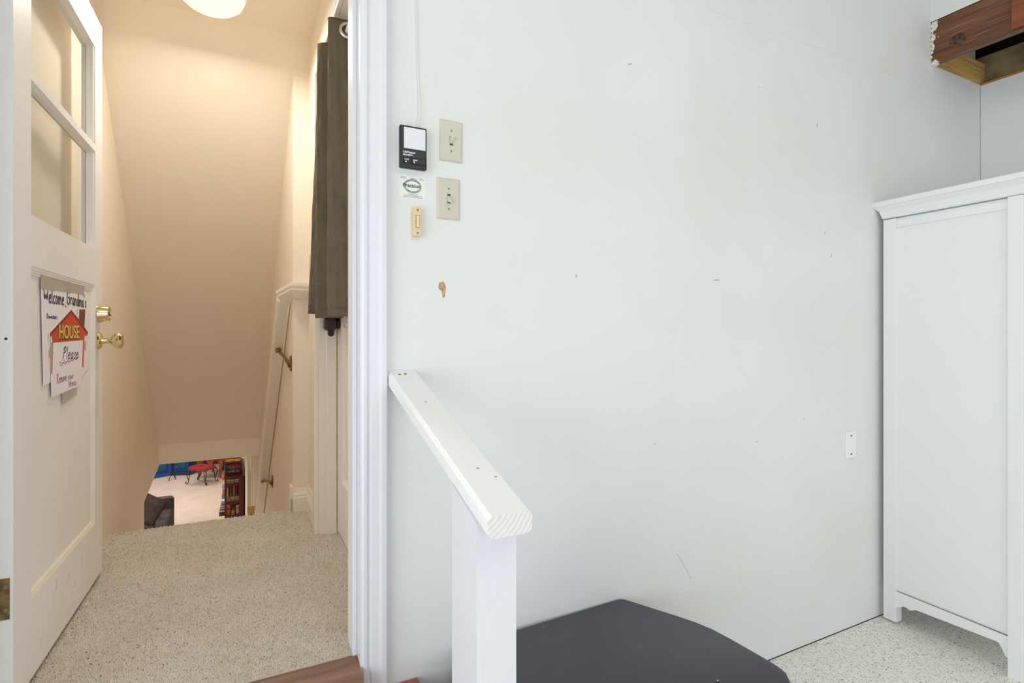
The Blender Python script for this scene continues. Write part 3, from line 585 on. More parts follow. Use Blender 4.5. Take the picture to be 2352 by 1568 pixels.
mk('side_roller', B().lathe([(.001, 0), (.025, 0), (.027, .004), (.025, .010), (.001, .010)], (.399, .95, 1.402), (1, 0, 0), 20), MT['blkdeep'], LG, off=(.38, .95, 1.39), smooth=True)
tb = B().loft([rr(.373, 1.362, .026, .034, .0125, .955), rr(.373, 1.362, .026, .034, .0125, .930)])
tb2 = mk('release_tab', tb, MT['bronze'], LG, off=(.38, .95, 1.39), smooth=True)
mk('tab_rivet', B().lathe([(.001, 0), (.006, 0), (.006, .002), (.001, .002)], (.374, .930, 1.360), (0, -1, 0), 14), MT['blkdeep'], tb2, off=(.38, .95, 1.39))
# ceiling light
CL = thing('ceiling_light', 'glowing round dome light on the landing ceiling', 'ceiling light', (-.085, 1.03, 2.79))
mk('base_ring', B().lathe([(.001, 0), (.135, 0), (.138, -.012), (.128, -.02), (.001, -.02)], (0, 0, .002), (0, 0, 1), 40), MT['white'], CL, smooth=True)
mk('glass_dome', B().lathe([(.124, -.018), (.126, -.035), (.115, -.062), (.092, -.082), (.06, -.093), (.03, -.097), (.001, -.098)], (0, 0, 0), (0, 0, 1), 40), MT['dome'], CL, smooth=True)
# stair handrail
HR = thing('stair_handrail', 'cream moulded handrail going down the stairwell wall on brass brackets', 'handrail', (.2, 1.5, 1.5))
o3 = (.2, 1.5, 1.5)
def railprof(p, right, up):     # wide rail with a small rounded nose; right points to the wall, up is the top
    p, right, up = Vector(p), Vector(right), Vector(up)
    q = [(-.028, .018), (-.033, .006), (-.030, -.012), (-.024, -.020), (-.024, -.026), (.024, -.026), (.024, .018)]
    return [p + right * a + up * b_ for a, b_ in q]
ra = B(); d45 = Vector((0, 1, -1)).normalized(); up = Vector((0, 1, 1)).normalized()
P0, P1 = Vector((.2244, 1.512, 1.538)), Vector((.1624, 3.21, -.16))
ra.loft([railprof(P0, (1, 0, 0), up), railprof(P1, (1, 0, 0), up)])
mk('sloped_rail', ra, MT['htrim'], HR, off=o3, smooth=False)
rt = B()
def retprof(x, y, right):
    right = Vector(right).normalized(); p = Vector((x, y, 0))
    q = [(0, 1.607), (0, 1.592), (.006, 1.582), (.004, 1.574), (.008, 1.568), (.064, 1.534), (.064, 1.607)]
    return [p + right * a + Vector((0, 0, zz)) for a, zz in q]
ra_ = [q + Vector((0, 0, -.030)) for q in retprof(.188, 1.505, (1, .12, 0))]
rt.loft([ra_, retprof(.2445, 1.342, (.5, .9, 0)), retprof(.334, 1.342, (0, 1, 0))])
mk('top_return', rt, MT['htrim'], HR, off=o3, label='level mitred return at the top of the rail')
def bracket(yw, zw, xw, xr_, yr, zr):
    b_ = B().box(xw - .006, xw, yw - .016, yw + .016, zw - .04, zw + .04, .003)
    b_.tube([(xw - .004, yw, zw - .012), ((xw + xr_) / 2, (yw * .55 + yr * .45), zw + (zr - zw) * .45), (xr_, yr, zr)], [.013, .009, .008], 10)
    b_.lathe([(.001, -.016), (.011, -.014), (.0125, 0), (.011, .014), (.001, .016)], (xr_, yr, zr + .002), (1, 0, .1), 14)
    b_.box(xr_ - .008, xr_ + .008, yr - .002, yr + .018, zr + .004, zr + .022, .002)
    return b_
mk('bracket', bracket(1.47, 1.205, .258, .2155, 1.735, 1.262), MT['agedbrass'], HR, off=o3, smooth=True)
mk('bracket', bracket(2.40, .380, .2225, .181, 2.70, .313), MT['agedbrass'], HR, off=o3, smooth=True)

# ---------------------------------------------------------------- switches and controls on the garage wall
def screw(x, y, zz, parent, off, r=.0032, ang=20):
    s_ = mk('screw', B().lathe([(.0001, 0), (r, 0), (r * .85, .0010), (.0001, .0013)], (x, y, zz), (0, -1, 0), 14), MT['screw'], parent, off=off)
    a = R(ang); mk('slot', B().prism([(x - r * .8 * cos(a) - .0004 * sin(a), y - .0014, zz - r * .8 * sin(a) + .0004 * cos(a)), (x + r * .8 * cos(a) - .0004 * sin(a), y - .0014, zz + r * .8 * sin(a) + .0004 * cos(a)), (x + r * .8 * cos(a) + .0004 * sin(a), y - .0014, zz + r * .8 * sin(a) - .0004 * cos(a)), (x - r * .8 * cos(a) + .0004 * sin(a), y - .0014, zz - r * .8 * sin(a) - .0004 * cos(a))], (0, .0009, 0)), MT['slot'], s_, off=off)
def switch(cx, cz, label, up, tilt):
    o0 = (cx, 0, cz); T = thing('light_switch', label, 'light switch', o0)
    w2, h2 = .0352, .0605
    p = B().loft([[(cx - w2, 0, cz - h2), (cx + w2, 0, cz - h2), (cx + w2, 0, cz + h2), (cx - w2, 0, cz + h2)], [(cx - w2, -.0035, cz - h2), (cx + w2, -.0035, cz - h2), (cx + w2, -.0035, cz + h2), (cx - w2, -.0035, cz + h2)], [(cx - w2 + .004, -.0062, cz - h2 + .004), (cx + w2 - .004, -.0062, cz - h2 + .004), (cx + w2 - .004, -.0062, cz + h2 - .004), (cx - w2 + .004, -.0062, cz + h2 - .004)]])
    mk('cover_plate', p, MT['almond'], T, off=o0)
    tgs = mk('toggle_slot', B().box(cx - .0062, cx + .0062, -.0068, -.006, cz - .0145, cz + .0145), MT['slotedge'], T, off=o0)
    mk('slot_shade', B().box(cx - .0046, cx + .0046, -.0072, -.0065, cz + .009, cz + .0128).box(cx - .0046, cx + .0046, -.0072, -.0065, cz - .0128, cz - .009), MT['slot'], tgs, off=o0)
    s_ = 1 if up else -1
    tg = B().loft([[(cx + a * .0042, -.006, cz + s_ * (.001 + b_ * .0085)) for a, b_ in ((-1, -1), (1, -1), (1, 1), (-1, 1))], [(cx + a * .0034, -.019, cz + s_ * (.010 + b_ * .0030)) for a, b_ in ((-1, -1), (1, -1), (1, 1), (-1, 1))]])
    mk('toggle', tg, MT['almondtog'], T, off=o0)
    screw(cx, -.0062, cz + .030, T, o0, ang=80 if tilt else 85); screw(cx, -.0062, cz - .030, T, o0, ang=45 if tilt else 95)
    T.rotation_euler = (0, R(tilt), 0); return T
switch(.574, 1.930, 'almond light switch with toggle up, upper of the two on the wall', True, 0.6)
switch(.566, 1.757, 'almond light switch with toggle down, lower of the two on the wall', False, 0)
# garage door opener control
ox, oz = .4545, 1.887; o0 = (ox, 0, oz)
OP = thing('opener_control', 'black garage door opener control with a large pale button', 'wall control', o0)
mk('back_plate', B().box(ox - .042, ox + .041, -.006, 0, oz - .063, oz + .063, .003), MT['white'], OP, off=o0, label='white backing edge')
mk('housing', B().box(ox - .040, ox + .039, -.022, -.006, oz - .0605, oz + .0605, .004, 3), MT['blkplastic'], OP, off=o0)
mk('door_button', B().box(ox - .029, ox + .034, -.0255, -.0215, oz - .006, oz + .054, .0015), MT['lightgrey'], OP, off=o0, label='large pale button')
for (a, b_) in ((-.031, -.010), (-.007, .035)):
    q = mk('small_button', B().box(ox + a, ox + b_, -.0232, -.0215, oz - .049, oz - .030, .001), MT['blkdeep'], OP, off=o0)
    mk('button_cap', B().box(ox + a + .0018, ox + b_ - .0018, -.0242, -.023, oz - .0472, oz - .0318, .0008), MT['blkplastic'], q, off=o0)
def mat_wall(x, zz, y): return Matrix.Translation((x - ox, y, zz - oz)) @ Matrix.Rotation(R(90), 4, 'X')
text('lettering', 'LiftMaster', .0088, MT['ink'], OP, mat_wall(ox - .031, oz - .0185, -.0224), .0002, bold=.0001)
text('lettering', 'SECURITY+', .0058, MT['ink'], OP, mat_wall(ox - .031, oz - .0255, -.0223), .0002, bold=.0002)
text('lettering', 'LOCK', .0050, MT['ink'], OP, mat_wall(ox - .0275, oz - .0385, -.0243), .0002, bold=.0001)
text('lettering', 'LIGHT', .0050, MT['ink'], OP, mat_wall(ox - .0035, oz - .0385, -.0243), .0002, bold=.0001)
mk('button_icon', B().box(ox - .025, ox - .0215, -.0246, -.0242, oz - .0455, oz - .042), MT['ink'], OP, off=o0)
ic = B().lathe([(.0001, 0), (.0018, 0), (.0018, .0003), (.0001, .0003)], (ox + .0005, -.0242, oz - .042), (0, -1, 0), 10).box(ox - .0002, ox + .0012, -.0246, -.0242, oz - .0465, oz - .0425)
mk('button_icon', ic, MT['ink'], OP, off=o0)
# cable
wb = B().tube([(.452, -.004, 3.29), (.455, -.004, 2.9), (.461, -.004, 2.6), (.466, -.004, 2.35), (.470, -.004, 2.15), (.474, -.005, 2.05), (.476, -.007, 2.0), (.470, -.006, 1.965), (.468, -.006, 1.945)], .0014, 8)
mk('bell_wire', wb, MT['wire'], label='thin white wire running down the wall into the black opener control', cat='wire', loc=(.468, 0, 1.95))
# sticker
sx_, sz_ = .4575, 1.778; o0 = (sx_, 0, sz_)
SK = thing('service_sticker', 'white paper sticker with an oval gold-ringed logo below the opener control', 'sticker', o0)
mk('sticker_sheet', B().loft([rr(sx_, sz_, .078, .064, .005, 0), rr(sx_, sz_, .078, .064, .005, -.0006)]), MT['sticker'], SK, off=o0)
def oval(rx, rz, y, n=40): return [(sx_ + rx * cos(2 * pi * k / n), y, sz_ + .004 + rz * sin(2 * pi * k / n)) for k in range(n)]
ob = B().loft([oval(.0262, .0200, -.0006), oval(.0262, .0200, -.0009)]); mk('logo_ring', ob, MT['navy'], SK, off=o0)
ob = B().loft([oval(.0254, .0192, -.0009), oval(.0254, .0192, -.0012)]); mk('logo_oval', ob, MT['olive'], SK, off=o0)
ob = B().loft([oval(.0205, .0142, -.0012), oval(.0205, .0142, -.0015)]); mk('logo_centre', ob, MT['sticker'], SK, off=o0)
def mat_st(x, zz, y): return Matrix.Translation((x - sx_, y, zz - sz_)) @ Matrix.Rotation(R(90), 4, 'X')
text('lettering', 'Precision', .0150, MT['navy'], SK, mat_st(sx_ - .0285, sz_ + .0002, -.0017), .0002, bold=.00035, sx=.93)
def arc_text(s, rx, rz, a0, a1, size, flip):
    for k, c in enumerate(s):
        if c == ' ': continue
        a = R(a0 + (a1 - a0) * k / (len(s) - 1)); rot = a - pi / 2 if not flip else a + pi / 2
        text('lettering', c, size, MT['navy'], SK, Matrix.Translation((rx * cos(a), -.0014, .004 + rz * sin(a))) @ Matrix.Rotation(-rot, 4, 'Y') @ Matrix.Rotation(R(90), 4, 'X'), .0001, align='CENTER')
arc_text('OVERHEAD GARAGE', .0213, .0152, 145, 35, .0042, False); arc_text('DOOR SERVICE', .0235, .0178, 225, 315, .0042, True)
lb = B(); rr_ = random.Random(2)
def dashes(x0, x1, zz, h):
    x = x0
    while x < x1:
        wd = rr_.uniform(.0012, .003); lb.box(x, min(x + wd, x1), -.0009, -.0006, zz, zz + h); x += wd + .0007
for (a, b_, zz) in ((-.034, -.020, .0275), (-.036, -.018, .0245), (-.004, .008, .0275), (-.008, .012, .0245), (.020, .031, .0275), (.018, .034, .0245), (-.016, .016, -.0205), (-.028, .028, -.0245), (-.027, .030, -.0285)):
    dashes(sx_ + a, sx_ + b_, sz_ + zz, .0013)
mk('fine_print', lb, MT['greyprint'], SK, off=o0)
# ivory push button
px_, pz_ = .4675, 1.6785; o0 = (px_, 0, pz_)
PB = thing('doorbell_button', 'narrow ivory push button below the oval logo sticker', 'push button', o0)
mk('button_housing', B().box(px_ - .012, px_ + .012, -.017, 0, pz_ - .042, pz_ + .042, .002).box(px_ - .015, px_ - .011, -.008, 0, pz_ + .012, pz_ + .026, .001), MT['ivory'], PB, off=o0)
mk('push_bar', B().box(px_ - .0045, px_ + .0045, -.020, -.0165, pz_ - .017, pz_ + .017, .001), MT['ivorybtn'], PB, off=o0)
mk('recess', B().box(px_ - .0055, px_ + .0055, -.0172, -.0168, pz_ - .018, pz_ + .018), MT['slot'], PB, off=o0)
screw(px_, -.017, pz_ + .033, PB, o0, ang=50); screw(px_, -.017, pz_ - .033, PB, o0, ang=10)
# blank plate low on the wall
bx_, bz_ = 2.531, .845; o0 = (bx_, 0, bz_)
BPt = thing('blank_plate', 'white blank cover plate with two dark screws beside the cabinet', 'cover plate', o0)
mk('plate', B().box(bx_ - .037, bx_ + .037, -.006, 0, bz_ - .061, bz_ + .061, .002), MT['white'], BPt, off=o0)
for d in (-.042, .042): mk('screw', B().lathe([(.0001, 0), (.004, 0), (.004, .001), (.0001, .0012)], (bx_, -.006, bz_ + d), (0, -1, 0), 12), MT['slot'], BPt, off=o0)

# ---------------------------------------------------------------- garage handrail
GR = thing('garage_handrail', 'white painted lumber handrail and post beside the garage steps', 'handrail', (.44, -.54, 0))
og = (.44, -.54, 0)
def rsec(y, zt, x0, x1): # bevelled 2x4 section in a vertical plane
    b_ = .008; t = .041
    return [(x0 + b_, y, zt), (x1 - b_, y, zt), (x1, y, zt - b_), (x1, y, zt - t + b_), (x1 - b_, y, zt - t), (x0 + b_, y, zt - t), (x0, y, zt - t + b_), (x0, y, zt - b_)]
rb = B().loft([rsec(-.001, 1.252, .382, .470), rsec(-.645, 1.030, .402, .493)])
mk('rail', rb, MT['rail'], GR, off=og)
# end grain of the lumber
em = bpy.data.materials.new('painted_end_grain'); em.use_nodes = True; N = em.node_tree.nodes; L = em.node_tree.links
tc = N.new('ShaderNodeTexCoord'); mp = N.new('ShaderNodeMapping'); mp.inputs['Location'].default_value = (.085, 0, -1.085 + .54 - .54); L.new(tc.outputs['Object'], mp.inputs[0])
wv = N.new('ShaderNodeTexWave'); wv.wave_type = 'RINGS'; wv.rings_direction = 'Y'; wv.inputs['Scale'].default_value = 34; wv.inputs['Distortion'].default_value = 2.2; wv.inputs['Detail'].default_value = 2; wv.inputs['Detail Scale'].default_value = 3; L.new(mp.outputs[0], wv.inputs[0])
cr_ = N.new('ShaderNodeValToRGB'); cr_.color_ramp.elements[0].color = lin((226, 214, 198)); cr_.color_ramp.elements[1].color = lin((230, 231, 235)); cr_.color_ramp.elements[0].position = .1; cr_.color_ramp.elements[1].position = .5
L.new(wv.outputs['Fac'], cr_.inputs[0]); L.new(cr_.outputs[0], N['Principled BSDF'].inputs['Base Color']); N['Principled BSDF'].inputs['Roughness'].default_value = .6
mk('end_grain', B().loft([rsec(-.645, 1.0295, .4025, .4925), rsec(-.6458, 1.0295, .4025, .4925)]), em, GR, off=og, label='bare growth rings on the cut end')
pt = B().prism([(.400, -.472, 0), (.483, -.472, 0), (.483, -.600, 0), (.400, -.600, 0)], (0, 0, 1.0))
pv = pt.v
for i in range(4): # top cut to the slope under the rail
    x, y, _ = pv[4 + i]; pv[4 + i] = (x, y, 1.211 + (1.211 - .989) / .644 * (y + .001) - .001)
mk('post', pt, MT['post'], GR, off=og)
for (x, y) in ((.4115, -.028), (.4285, -.026)):
    zt = 1.252 + (1.252 - 1.030) / .644 * (y + .001)
    s_ = mk('screw_head', B().lathe([(.0001, 0), (.0045, 0), (.004, .001), (.0001, .0012)], (x, y, zt), (0, -.33, .94), 12), MT['agedbrass'], GR, off=og)
for (x, y) in ((.446, -.50), (.470, -.535), (.432, -.2)):
    zt = 1.252 + (1.252 - 1.030) / .644 * (y + .001)
    mk('nail_hole', B().lathe([(.0001, 0), (.003, 0), (.003, .0006), (.0001, .0006)], (x, y, zt), (0, -.33, .94), 8), MT['mark'], GR, off=og)
# red step outside the door and a lower one
RS = thing('wooden_step', 'brick red painted wooden step under the doorway', 'step', (0, -.15, 0))
mk('tread', B().box(-.62, .471, -.30, -.003, .325, .365, .004), MT['red'], RS, off=(0, -.15, 0))
mk('riser', B().box(-.60, .455, -.285, -.265, 0, .325).box(-.60, -.57, -.265, -.003, 0, .325).box(.425, .455, -.265, -.003, 0, .325), MT['red'], RS, off=(0, -.15, 0))
RS = thing('wooden_step', 'lower brick red step, nearest the garage floor', 'step', (0, -.45, 0))
mk('tread', B().box(-.62, .39, -.60, -.302, .145, .185, .004), MT['red'], RS, off=(0, -.45, 0))
mk('riser', B().box(-.60, .375, -.585, -.565, 0, .145).box(-.60, -.57, -.565, -.302, 0, .145).box(.345, .375, -.565, -.302, 0, .145), MT['red'], RS, off=(0, -.45, 0))

# ---------------------------------------------------------------- black stand below the rail
TS = thing('corner_stand', 'low black laminate stand with a scuffed angled top against the wall', 'stand', (.93, -.3, 0))
ot = (.93, -.3, 0); ZT = .43
outl = [(.62, -.022), (1.195, -.003), (1.207, -.006), (1.216, -.014), (1.30, -.185), (1.322, -.235), (1.338, -.290), (1.345, -.345), (1.352, -.47), (1.352, -.515), (1.345, -.545), (1.32, -.575), (.56, -.60), (.53, -.585), (.515, -.55), (.512, -.35), (.53, -.26), (.60, -.04)]
def off_poly(P, d):
    cx = sum(p[0] for p in P) / len(P); cy = sum(p[1] for p in P) / len(P); out = []
    for (x, y) in P:
        v = Vector((x - cx, y - cy)); k = (v.length - d) / v.length; out.append((cx + v.x * k, cy + v.y * k))
    return out
rings = [[(x, y, ZT - .040) for x, y in off_poly(outl, .002)], [(x, y, ZT - .037) for x, y in outl], [(x, y, ZT - .005) for x, y in outl], [(x, y, ZT - .0015) for x, y in off_poly(outl, .0015)], [(x, y, ZT) for x, y in off_poly(outl, .005)]]
mk('stand_top', B().loft(rings), MT['black'], TS, off=ot, smooth=True)
ins = off_poly(outl, .025)
mk('stand_body', B().prism([(x, y, .05) for x, y in ins], (0, 0, ZT - .04 - .05)), MT['blackside'], TS, off=ot)
mk('plinth', B().prism([(x, y, 0) for x, y in off_poly(outl, .05)], (0, 0, .05)), MT['blackside'], TS, off=ot)
for x0 in (.60, .94):
    dd = mk('stand_door', B().box(x0, x0 + .33, -.606, -.585, .07, .38, .004), MT['blackside'], TS, off=ot)
    mk('pull', B().box(x0 + (.30 if x0 < .9 else .015), x0 + (.315 if x0 < .9 else .03), -.625, -.606, .20, .27, .003), MT['screw'], dd, off=ot)
scr = B(); r5 = random.Random(9)
for k in range(26):
    x, y = r5.uniform(.75, 1.27), r5.uniform(-.44, -.06); a = r5.choice([.5, .9, 2.2, 2.6]) + r5.uniform(-.2, .2); ln = r5.uniform(.015, .07); tw = r5.uniform(.0003, .0006)
    d = Vector((cos(a), sin(a), 0)) * ln / 2; nn = Vector((-sin(a), cos(a), 0)) * tw; c = Vector((x, y, ZT + .0002))
    scr.add([c - d, c + nn, c + d, c - nn], [(0, 1, 2, 3)])
mk('scratches', scr, M('scratch_grey', (88, 88, 97), .6), TS, off=ot, label='pale scratches on the top')
PG = thing('metal_peg', 'small dark peg with a pale tip standing on the black stand', 'peg', (1.12, -.511, ZT))
mk('peg_shaft', B().lathe([(.001, 0), (.0035, 0), (.0035, .024), (.001, .024)], (0, 0, 0), n=12), MT['blkdeep'], PG, smooth=True)
mk('peg_tip', B().lathe([(.001, .024), (.0034, .024), (.0028, .026), (.001, .0265)], (0, 0, 0), n=12), MT['screw'], PG)

# ---------------------------------------------------------------- white cabinet (local x toward the camera along the visible side, -y the visible side)
CB = thing('white_cabinet', 'tall white wardrobe cabinet with crown moulding in the garage corner', 'cabinet', (2.745, -.027, 0), R(-91.9))
Hc, Dp, Wd = 1.895, .52, .93
mk('rear_stile', B().box(0, .057, 0, .045, .012, Hc, .002), MT['cab'], CB)
mk('front_post', B().box(.475, .522, -.006, .045, -.0, Hc + .002, .002).box(.475, .522, Wd - .05, Wd, 0, Hc, .002), MT['cab'], CB)
mk('side_panel', B().box(.05, .48, .012, .028, .14, Hc), MT['cab'], CB)
mk('top_rail', B().box(.057, .475, .004, .03, 1.852, 1.884, .002), MT['cab'], CB)
ap = [(.057, .158), (.475, .155), (.475, .066), (.462, .075), (.452, .098), (.444, .112), (.436, .117), (.15, .107), (.135, .106), (.122, .096), (.110, .094), (.098, .100), (.085, .098), (.072, .088), (.057, .080)]
mk('apron', B().prism([(x, .006, v) for x, v in ap], (0, .02, 0)), MT['cab'], CB, label='scalloped lower apron')
mk('apron_groove', B().box(.057, .475, .0055, .010, .1565, .1588), M('groove_shadow', (150, 132, 104), .8), CB)
cprof = [(0, 1.900), (-.004, 1.905), (-.006, 1.915), (-.012, 1.935), (-.026, 1.952), (-.028, 1.955), (-.034, 1.957), (-.034, 1.978), (-.030, 1.981)]
def ring_c(k):
    o_, zz = cprof[k]; return [(o_, o_, zz), (.53 - o_, o_, zz), (.53 - o_, Wd - o_, zz), (o_, Wd - o_, zz)]
mk('crown_moulding', B().loft([ring_c(k) for k in range(len(cprof))]), MT['cab'], CB)
mk('carcass', B().box(.012, .50, .03, Wd - .01, .14, 1.90), MT['cab'], CB)
mk('back_leg', B().box(.0, .057, Wd - .05, Wd, 0, Hc), MT['cab'], CB)
for y0 in (.05, .468):
    d_ = mk('cabinet_door', B().box(.500, .520, y0, y0 + .412, .17, 1.88, .003), MT['cab'], CB)
    mk('knob', B().lathe([(.001, 0), (.006, 0), (.006, .012), (.014, .018), (.012, .026), (.001, .027)], (.520, y0 + (.38 if y0 < .2 else .03), 1.0), (1, 0, 0), 16), MT['screw'], d_)

# ---------------------------------------------------------------- the room downstairs
LX0, LY1, LXR = -5.2, 14.7, .150
st('floor_downstairs', B().box(LX0, 1.2, 2.75, LY1, LOW - .1, LOW), MT['lfloor'], label='beige carpet of the room downstairs', cat='floor')
st('ceiling_downstairs', B().box(LX0, XL - .12, 2.75, LY1, LC, LC + .1).box(XL - .12, 1.2, 3.66, LY1, LC, LC + .1), MT['lfar'])
st('wall_downstairs_right', B().box(LXR, LXR + .12, 4.35, LY1, LOW, LC), MT['lwall'], label='cream wall of the room downstairs past the handrail', cat='wall')
st('wall_downstairs_far', B().box(LX0, 1.2, LY1, LY1 + .1, LOW, LC), MT['lfar'], label='pale wall at the far end of the room downstairs', cat='wall')
st('wall_downstairs_left', B().box(LX0 - .1, LX0, 2.65, LY1, LOW, LC), MT['lfar'])
st('wall_downstairs_near', B().box(LX0, XL - .12, 2.65, 2.75, LOW, LC), MT['lfar'])
st('baseboard_far', B().box(LX0, .1, LY1 - .02, LY1, LOW, LOW + .12), MT['lbase'])
st('trim_9', B().box(LXR - .03, LXR, 4.85, 5.0, LOW, -.1).box(LXR - .025, LXR, 5.0, 6.6, LOW, -.1), MT['htrim'], label='cream door trim on the downstairs wall beside the bookcase', cat='door trim')
WB = thing('wall_box', 'small red-brown box with a pale wooden lid low beside the stair rail', 'box', (.13, 3.95, -.42))
ow = (.13, 3.95, -.42)
mk('box_body', B().box(.108, .166, 3.86, 4.0, -.46, -.255), MT['brownb'], WB, off=ow)
mk('box_lid', B().box(.102, .166, 3.85, 4.01, -.255, -.225, .003), MT['ledger'], WB, off=ow)
# folding screen
FS = thing('folding_screen', 'blue folding screen with painted panels at the far end downstairs', 'folding screen', (-1.3, 13.75, LOW))
of = (-1.3, 13.75, LOW); pts = [(-1.95, 13.55), (-1.37, 13.83), (-.97, 13.66), (-.62, 14.25)]
for i in range(3):
    a, b_ = Vector((*pts[i], 0)), Vector((*pts[i + 1], 0)); u = (b_ - a).normalized(); nn = Vector((u.y, -u.x, 0)); ln = (b_ - a).length
    def bar(s0, s1, z0, z1, d0, d1):
        return [a + u * s + nn * d + Vector((0, 0, LOW + zz)) for s, d, zz in ((s0, d0, z0), (s1, d0, z0), (s1, d1, z0), (s0, d1, z0))], (0, 0, z1 - z0)
    q = B()
    for (s0, s1, z0, z1) in ((.005, .05, .02, 1.7), (ln - .05, ln - .005, .02, 1.7), (.05, ln - .05, .02, .09), (.05, ln - .05, 1.62, 1.7)): q.prism(*bar(s0, s1, z0, z1, -.012, .012))
    fp = mk('screen_frame', q, MT['bluelite'] if i != 1 else MT['blue'], FS, off=of)
    mk('screen_panel', B().prism(*bar(.05, ln - .05, .09, 1.62, -.006, .006)), MT['blue'], fp, off=of)
    mk('painted_inset', B().prism(*bar(.10, ln - .10, .17, 1.5, -.002, .0075)), MT['teal'], fp, off=of)
    mk('hinge_gap', B().prism(*bar(ln - .004, ln + .004, .02, 1.7, -.014, .014)), MT['navyline'], fp, off=of)
# iron stand in front of the screen
IS = thing('iron_floor_stand', 'thin dark iron stand with an orange bead in front of the blue screen', 'stand', (-1.29, 13.4, LOW))
for sx in ((-1, -1), (1, -.4), (.3, 1)):
    mk('leg', B().tube([(0, 0, .34), (.012 * sx[0], .02 * sx[1], .22), (.02 * sx[0], .06 * sx[1], .12), (.06 * sx[0], .10 * sx[1], .06), (.065 * sx[0], .12 * sx[1], 0)], .008, 8), MT['iron'], IS)
mk('pole', B().tube([(0, 0, .24), (0, 0, 1.0)], .018, 10), MT['iron'], IS)
mk('bead', B().lathe([(.001, -.06), (.03, -.04), (.034, 0), (.03, .04), (.001, .06)], (0, 0, .43), n=16), MT['orange'], IS, smooth=True)
# red stool
SL = thing('tufted_stool', 'red tufted stool with curled iron legs on the beige carpet downstairs', 'stool', (-.665, 12.76, LOW))
cu = B(); rg = []
for k in range(13):
    t = k / 12 * pi / 2; rr0 = cos(t) ** .45; zz = .32 + .08 * sin(t) ** .8
    rg.append([(.27 * rr0 * (abs(cos(a)) ** .6) * (1 if cos(a) > 0 else -1), .21 * rr0 * (abs(sin(a)) ** .6) * (1 if sin(a) > 0 else -1), zz + .012 * sin(6 * a + k) * (k > 3)) for a in [2 * pi * q / 40 for q in range(40)]])
cu.loft(rg); co = mk('cushion', cu, MT['velvet'], SL, smooth=True)
tb = B()
for i in range(5):
    for k in range(3): tb.lathe([(.001, 0), (.011, .002), (.008, .008), (.001, .009)], (-.17 + i * .085, -.10 + k * .1, .378 + .012 * (2 - abs(i - 2)) / 2), n=8)
mk('button', tb, MT['velvet'], co)
mk('seat_rim', B().box(-.235, .235, -.175, .175, .308, .326, .006), MT['iron'], SL)
for sx in (-1, 1):
    for sy in (-1, 1):
        c = (sx * .215, sy * .155); o_ = Vector((sx, sy * .4, 0)).normalized()
        P = [(c[0], c[1], .318)]
        for k, (d, zz) in enumerate([(.035, .30), (.045, .24), (.02, .16), (.0, .09), (.004, .04), (.03, .012), (.06, .02), (.066, .045), (.05, .06), (.036, .045)]): P.append((c[0] + o_.x * d, c[1] + o_.y * d, zz))
        lg = B().tube(P, .009, 8)
        P2 = [(c[0] - sx * .045, c[1], .318), (c[0] - sx * .03, c[1], .26), (c[0] - sx * .02, c[1], .16), (c[0] + o_.x * .002, c[1] + o_.y * .002, .06)]
        lg.tube(P2, .007, 8); mk('leg', lg, MT['iron'], SL, smooth=True)
SL.rotation_euler = (0, 0, R(-38))
# low wooden table behind it
TB = thing('cabriole_table', 'orange-brown wooden table with an arched apron and cabriole legs behind the stool', 'table', (-.386, 13.42, LOW))
mk('table_top', B().box(-.34, .34, -.34, .34, .455, .485, .006), MT['oak'], TB)
for y in (-.255, .255):
    A_ = [(-.25, .455), (.25, .455), (.25, .31)]
    for k in range(9): A_.append((.235 - .20 * k / 8, .31 + .095 * sin(pi * k / 8)))
    A_ += [(.0, .25)]
    for k in range(9): A_.append((-.035 - .20 * k / 8, .31 + .095 * sin(pi * k / 8)))
    A_ += [(-.25, .31)]
    mk('apron', B().prism([(x, y - .01, v) for x, v in A_], (0, .02, 0)), MT['oak'], TB)
for x in (-.255, .255): mk('side_apron', B().box(x - .01, x + .01, -.24, .24, .36, .455), MT['oak'], TB)
for sx in (-1, 1):
    for sy in (-1, 1):
        P = [(sx * .25, sy * .25, .455), (sx * .275, sy * .27, .36), (sx * .265, sy * .26, .26), (sx * .245, sy * .245, .15), (sx * .245, sy * .245, .07), (sx * .275, sy * .27, .02), (sx * .295, sy * .285, .012)]
        mk('leg', B().tube(P, [.036, .044, .034, .024, .02, .026, .012], 10), MT['oak'], TB, smooth=True)
TB.rotation_euler = (0, 0, R(-31))
mk('table_runner', B().box(-.57, -.17, 13.22, 13.62, LOW + .4855, LOW + .492, .002), MT['lace'], label='white cloth lying on the orange-brown table downstairs', cat='cloth', loc=(-.386, 13.42, LOW + .4855))
tf = B().loft([[(-.05, 0, 0), (.05, 0, 0), (.05, .10, 0), (-.05, .10, 0)], [(-.045, .0, .12), (.055, 0, .12), (.055, .10, .12), (-.045, .1, .12)], [(.0, .03, .30), (.06, .03, .30), (.06, .08, .30), (.0, .08, .30)]])
tfo = mk('teal_cushion', tf, MT['tealfab'], label='teal cushion leaning at the dark bookcase beside the table', cat='cushion'); tfo.location = (-.26, 13.86, LOW)
sbm = tfo.modifiers.new('soft', 'BEVEL'); sbm.width = .02; sbm.segments = 3
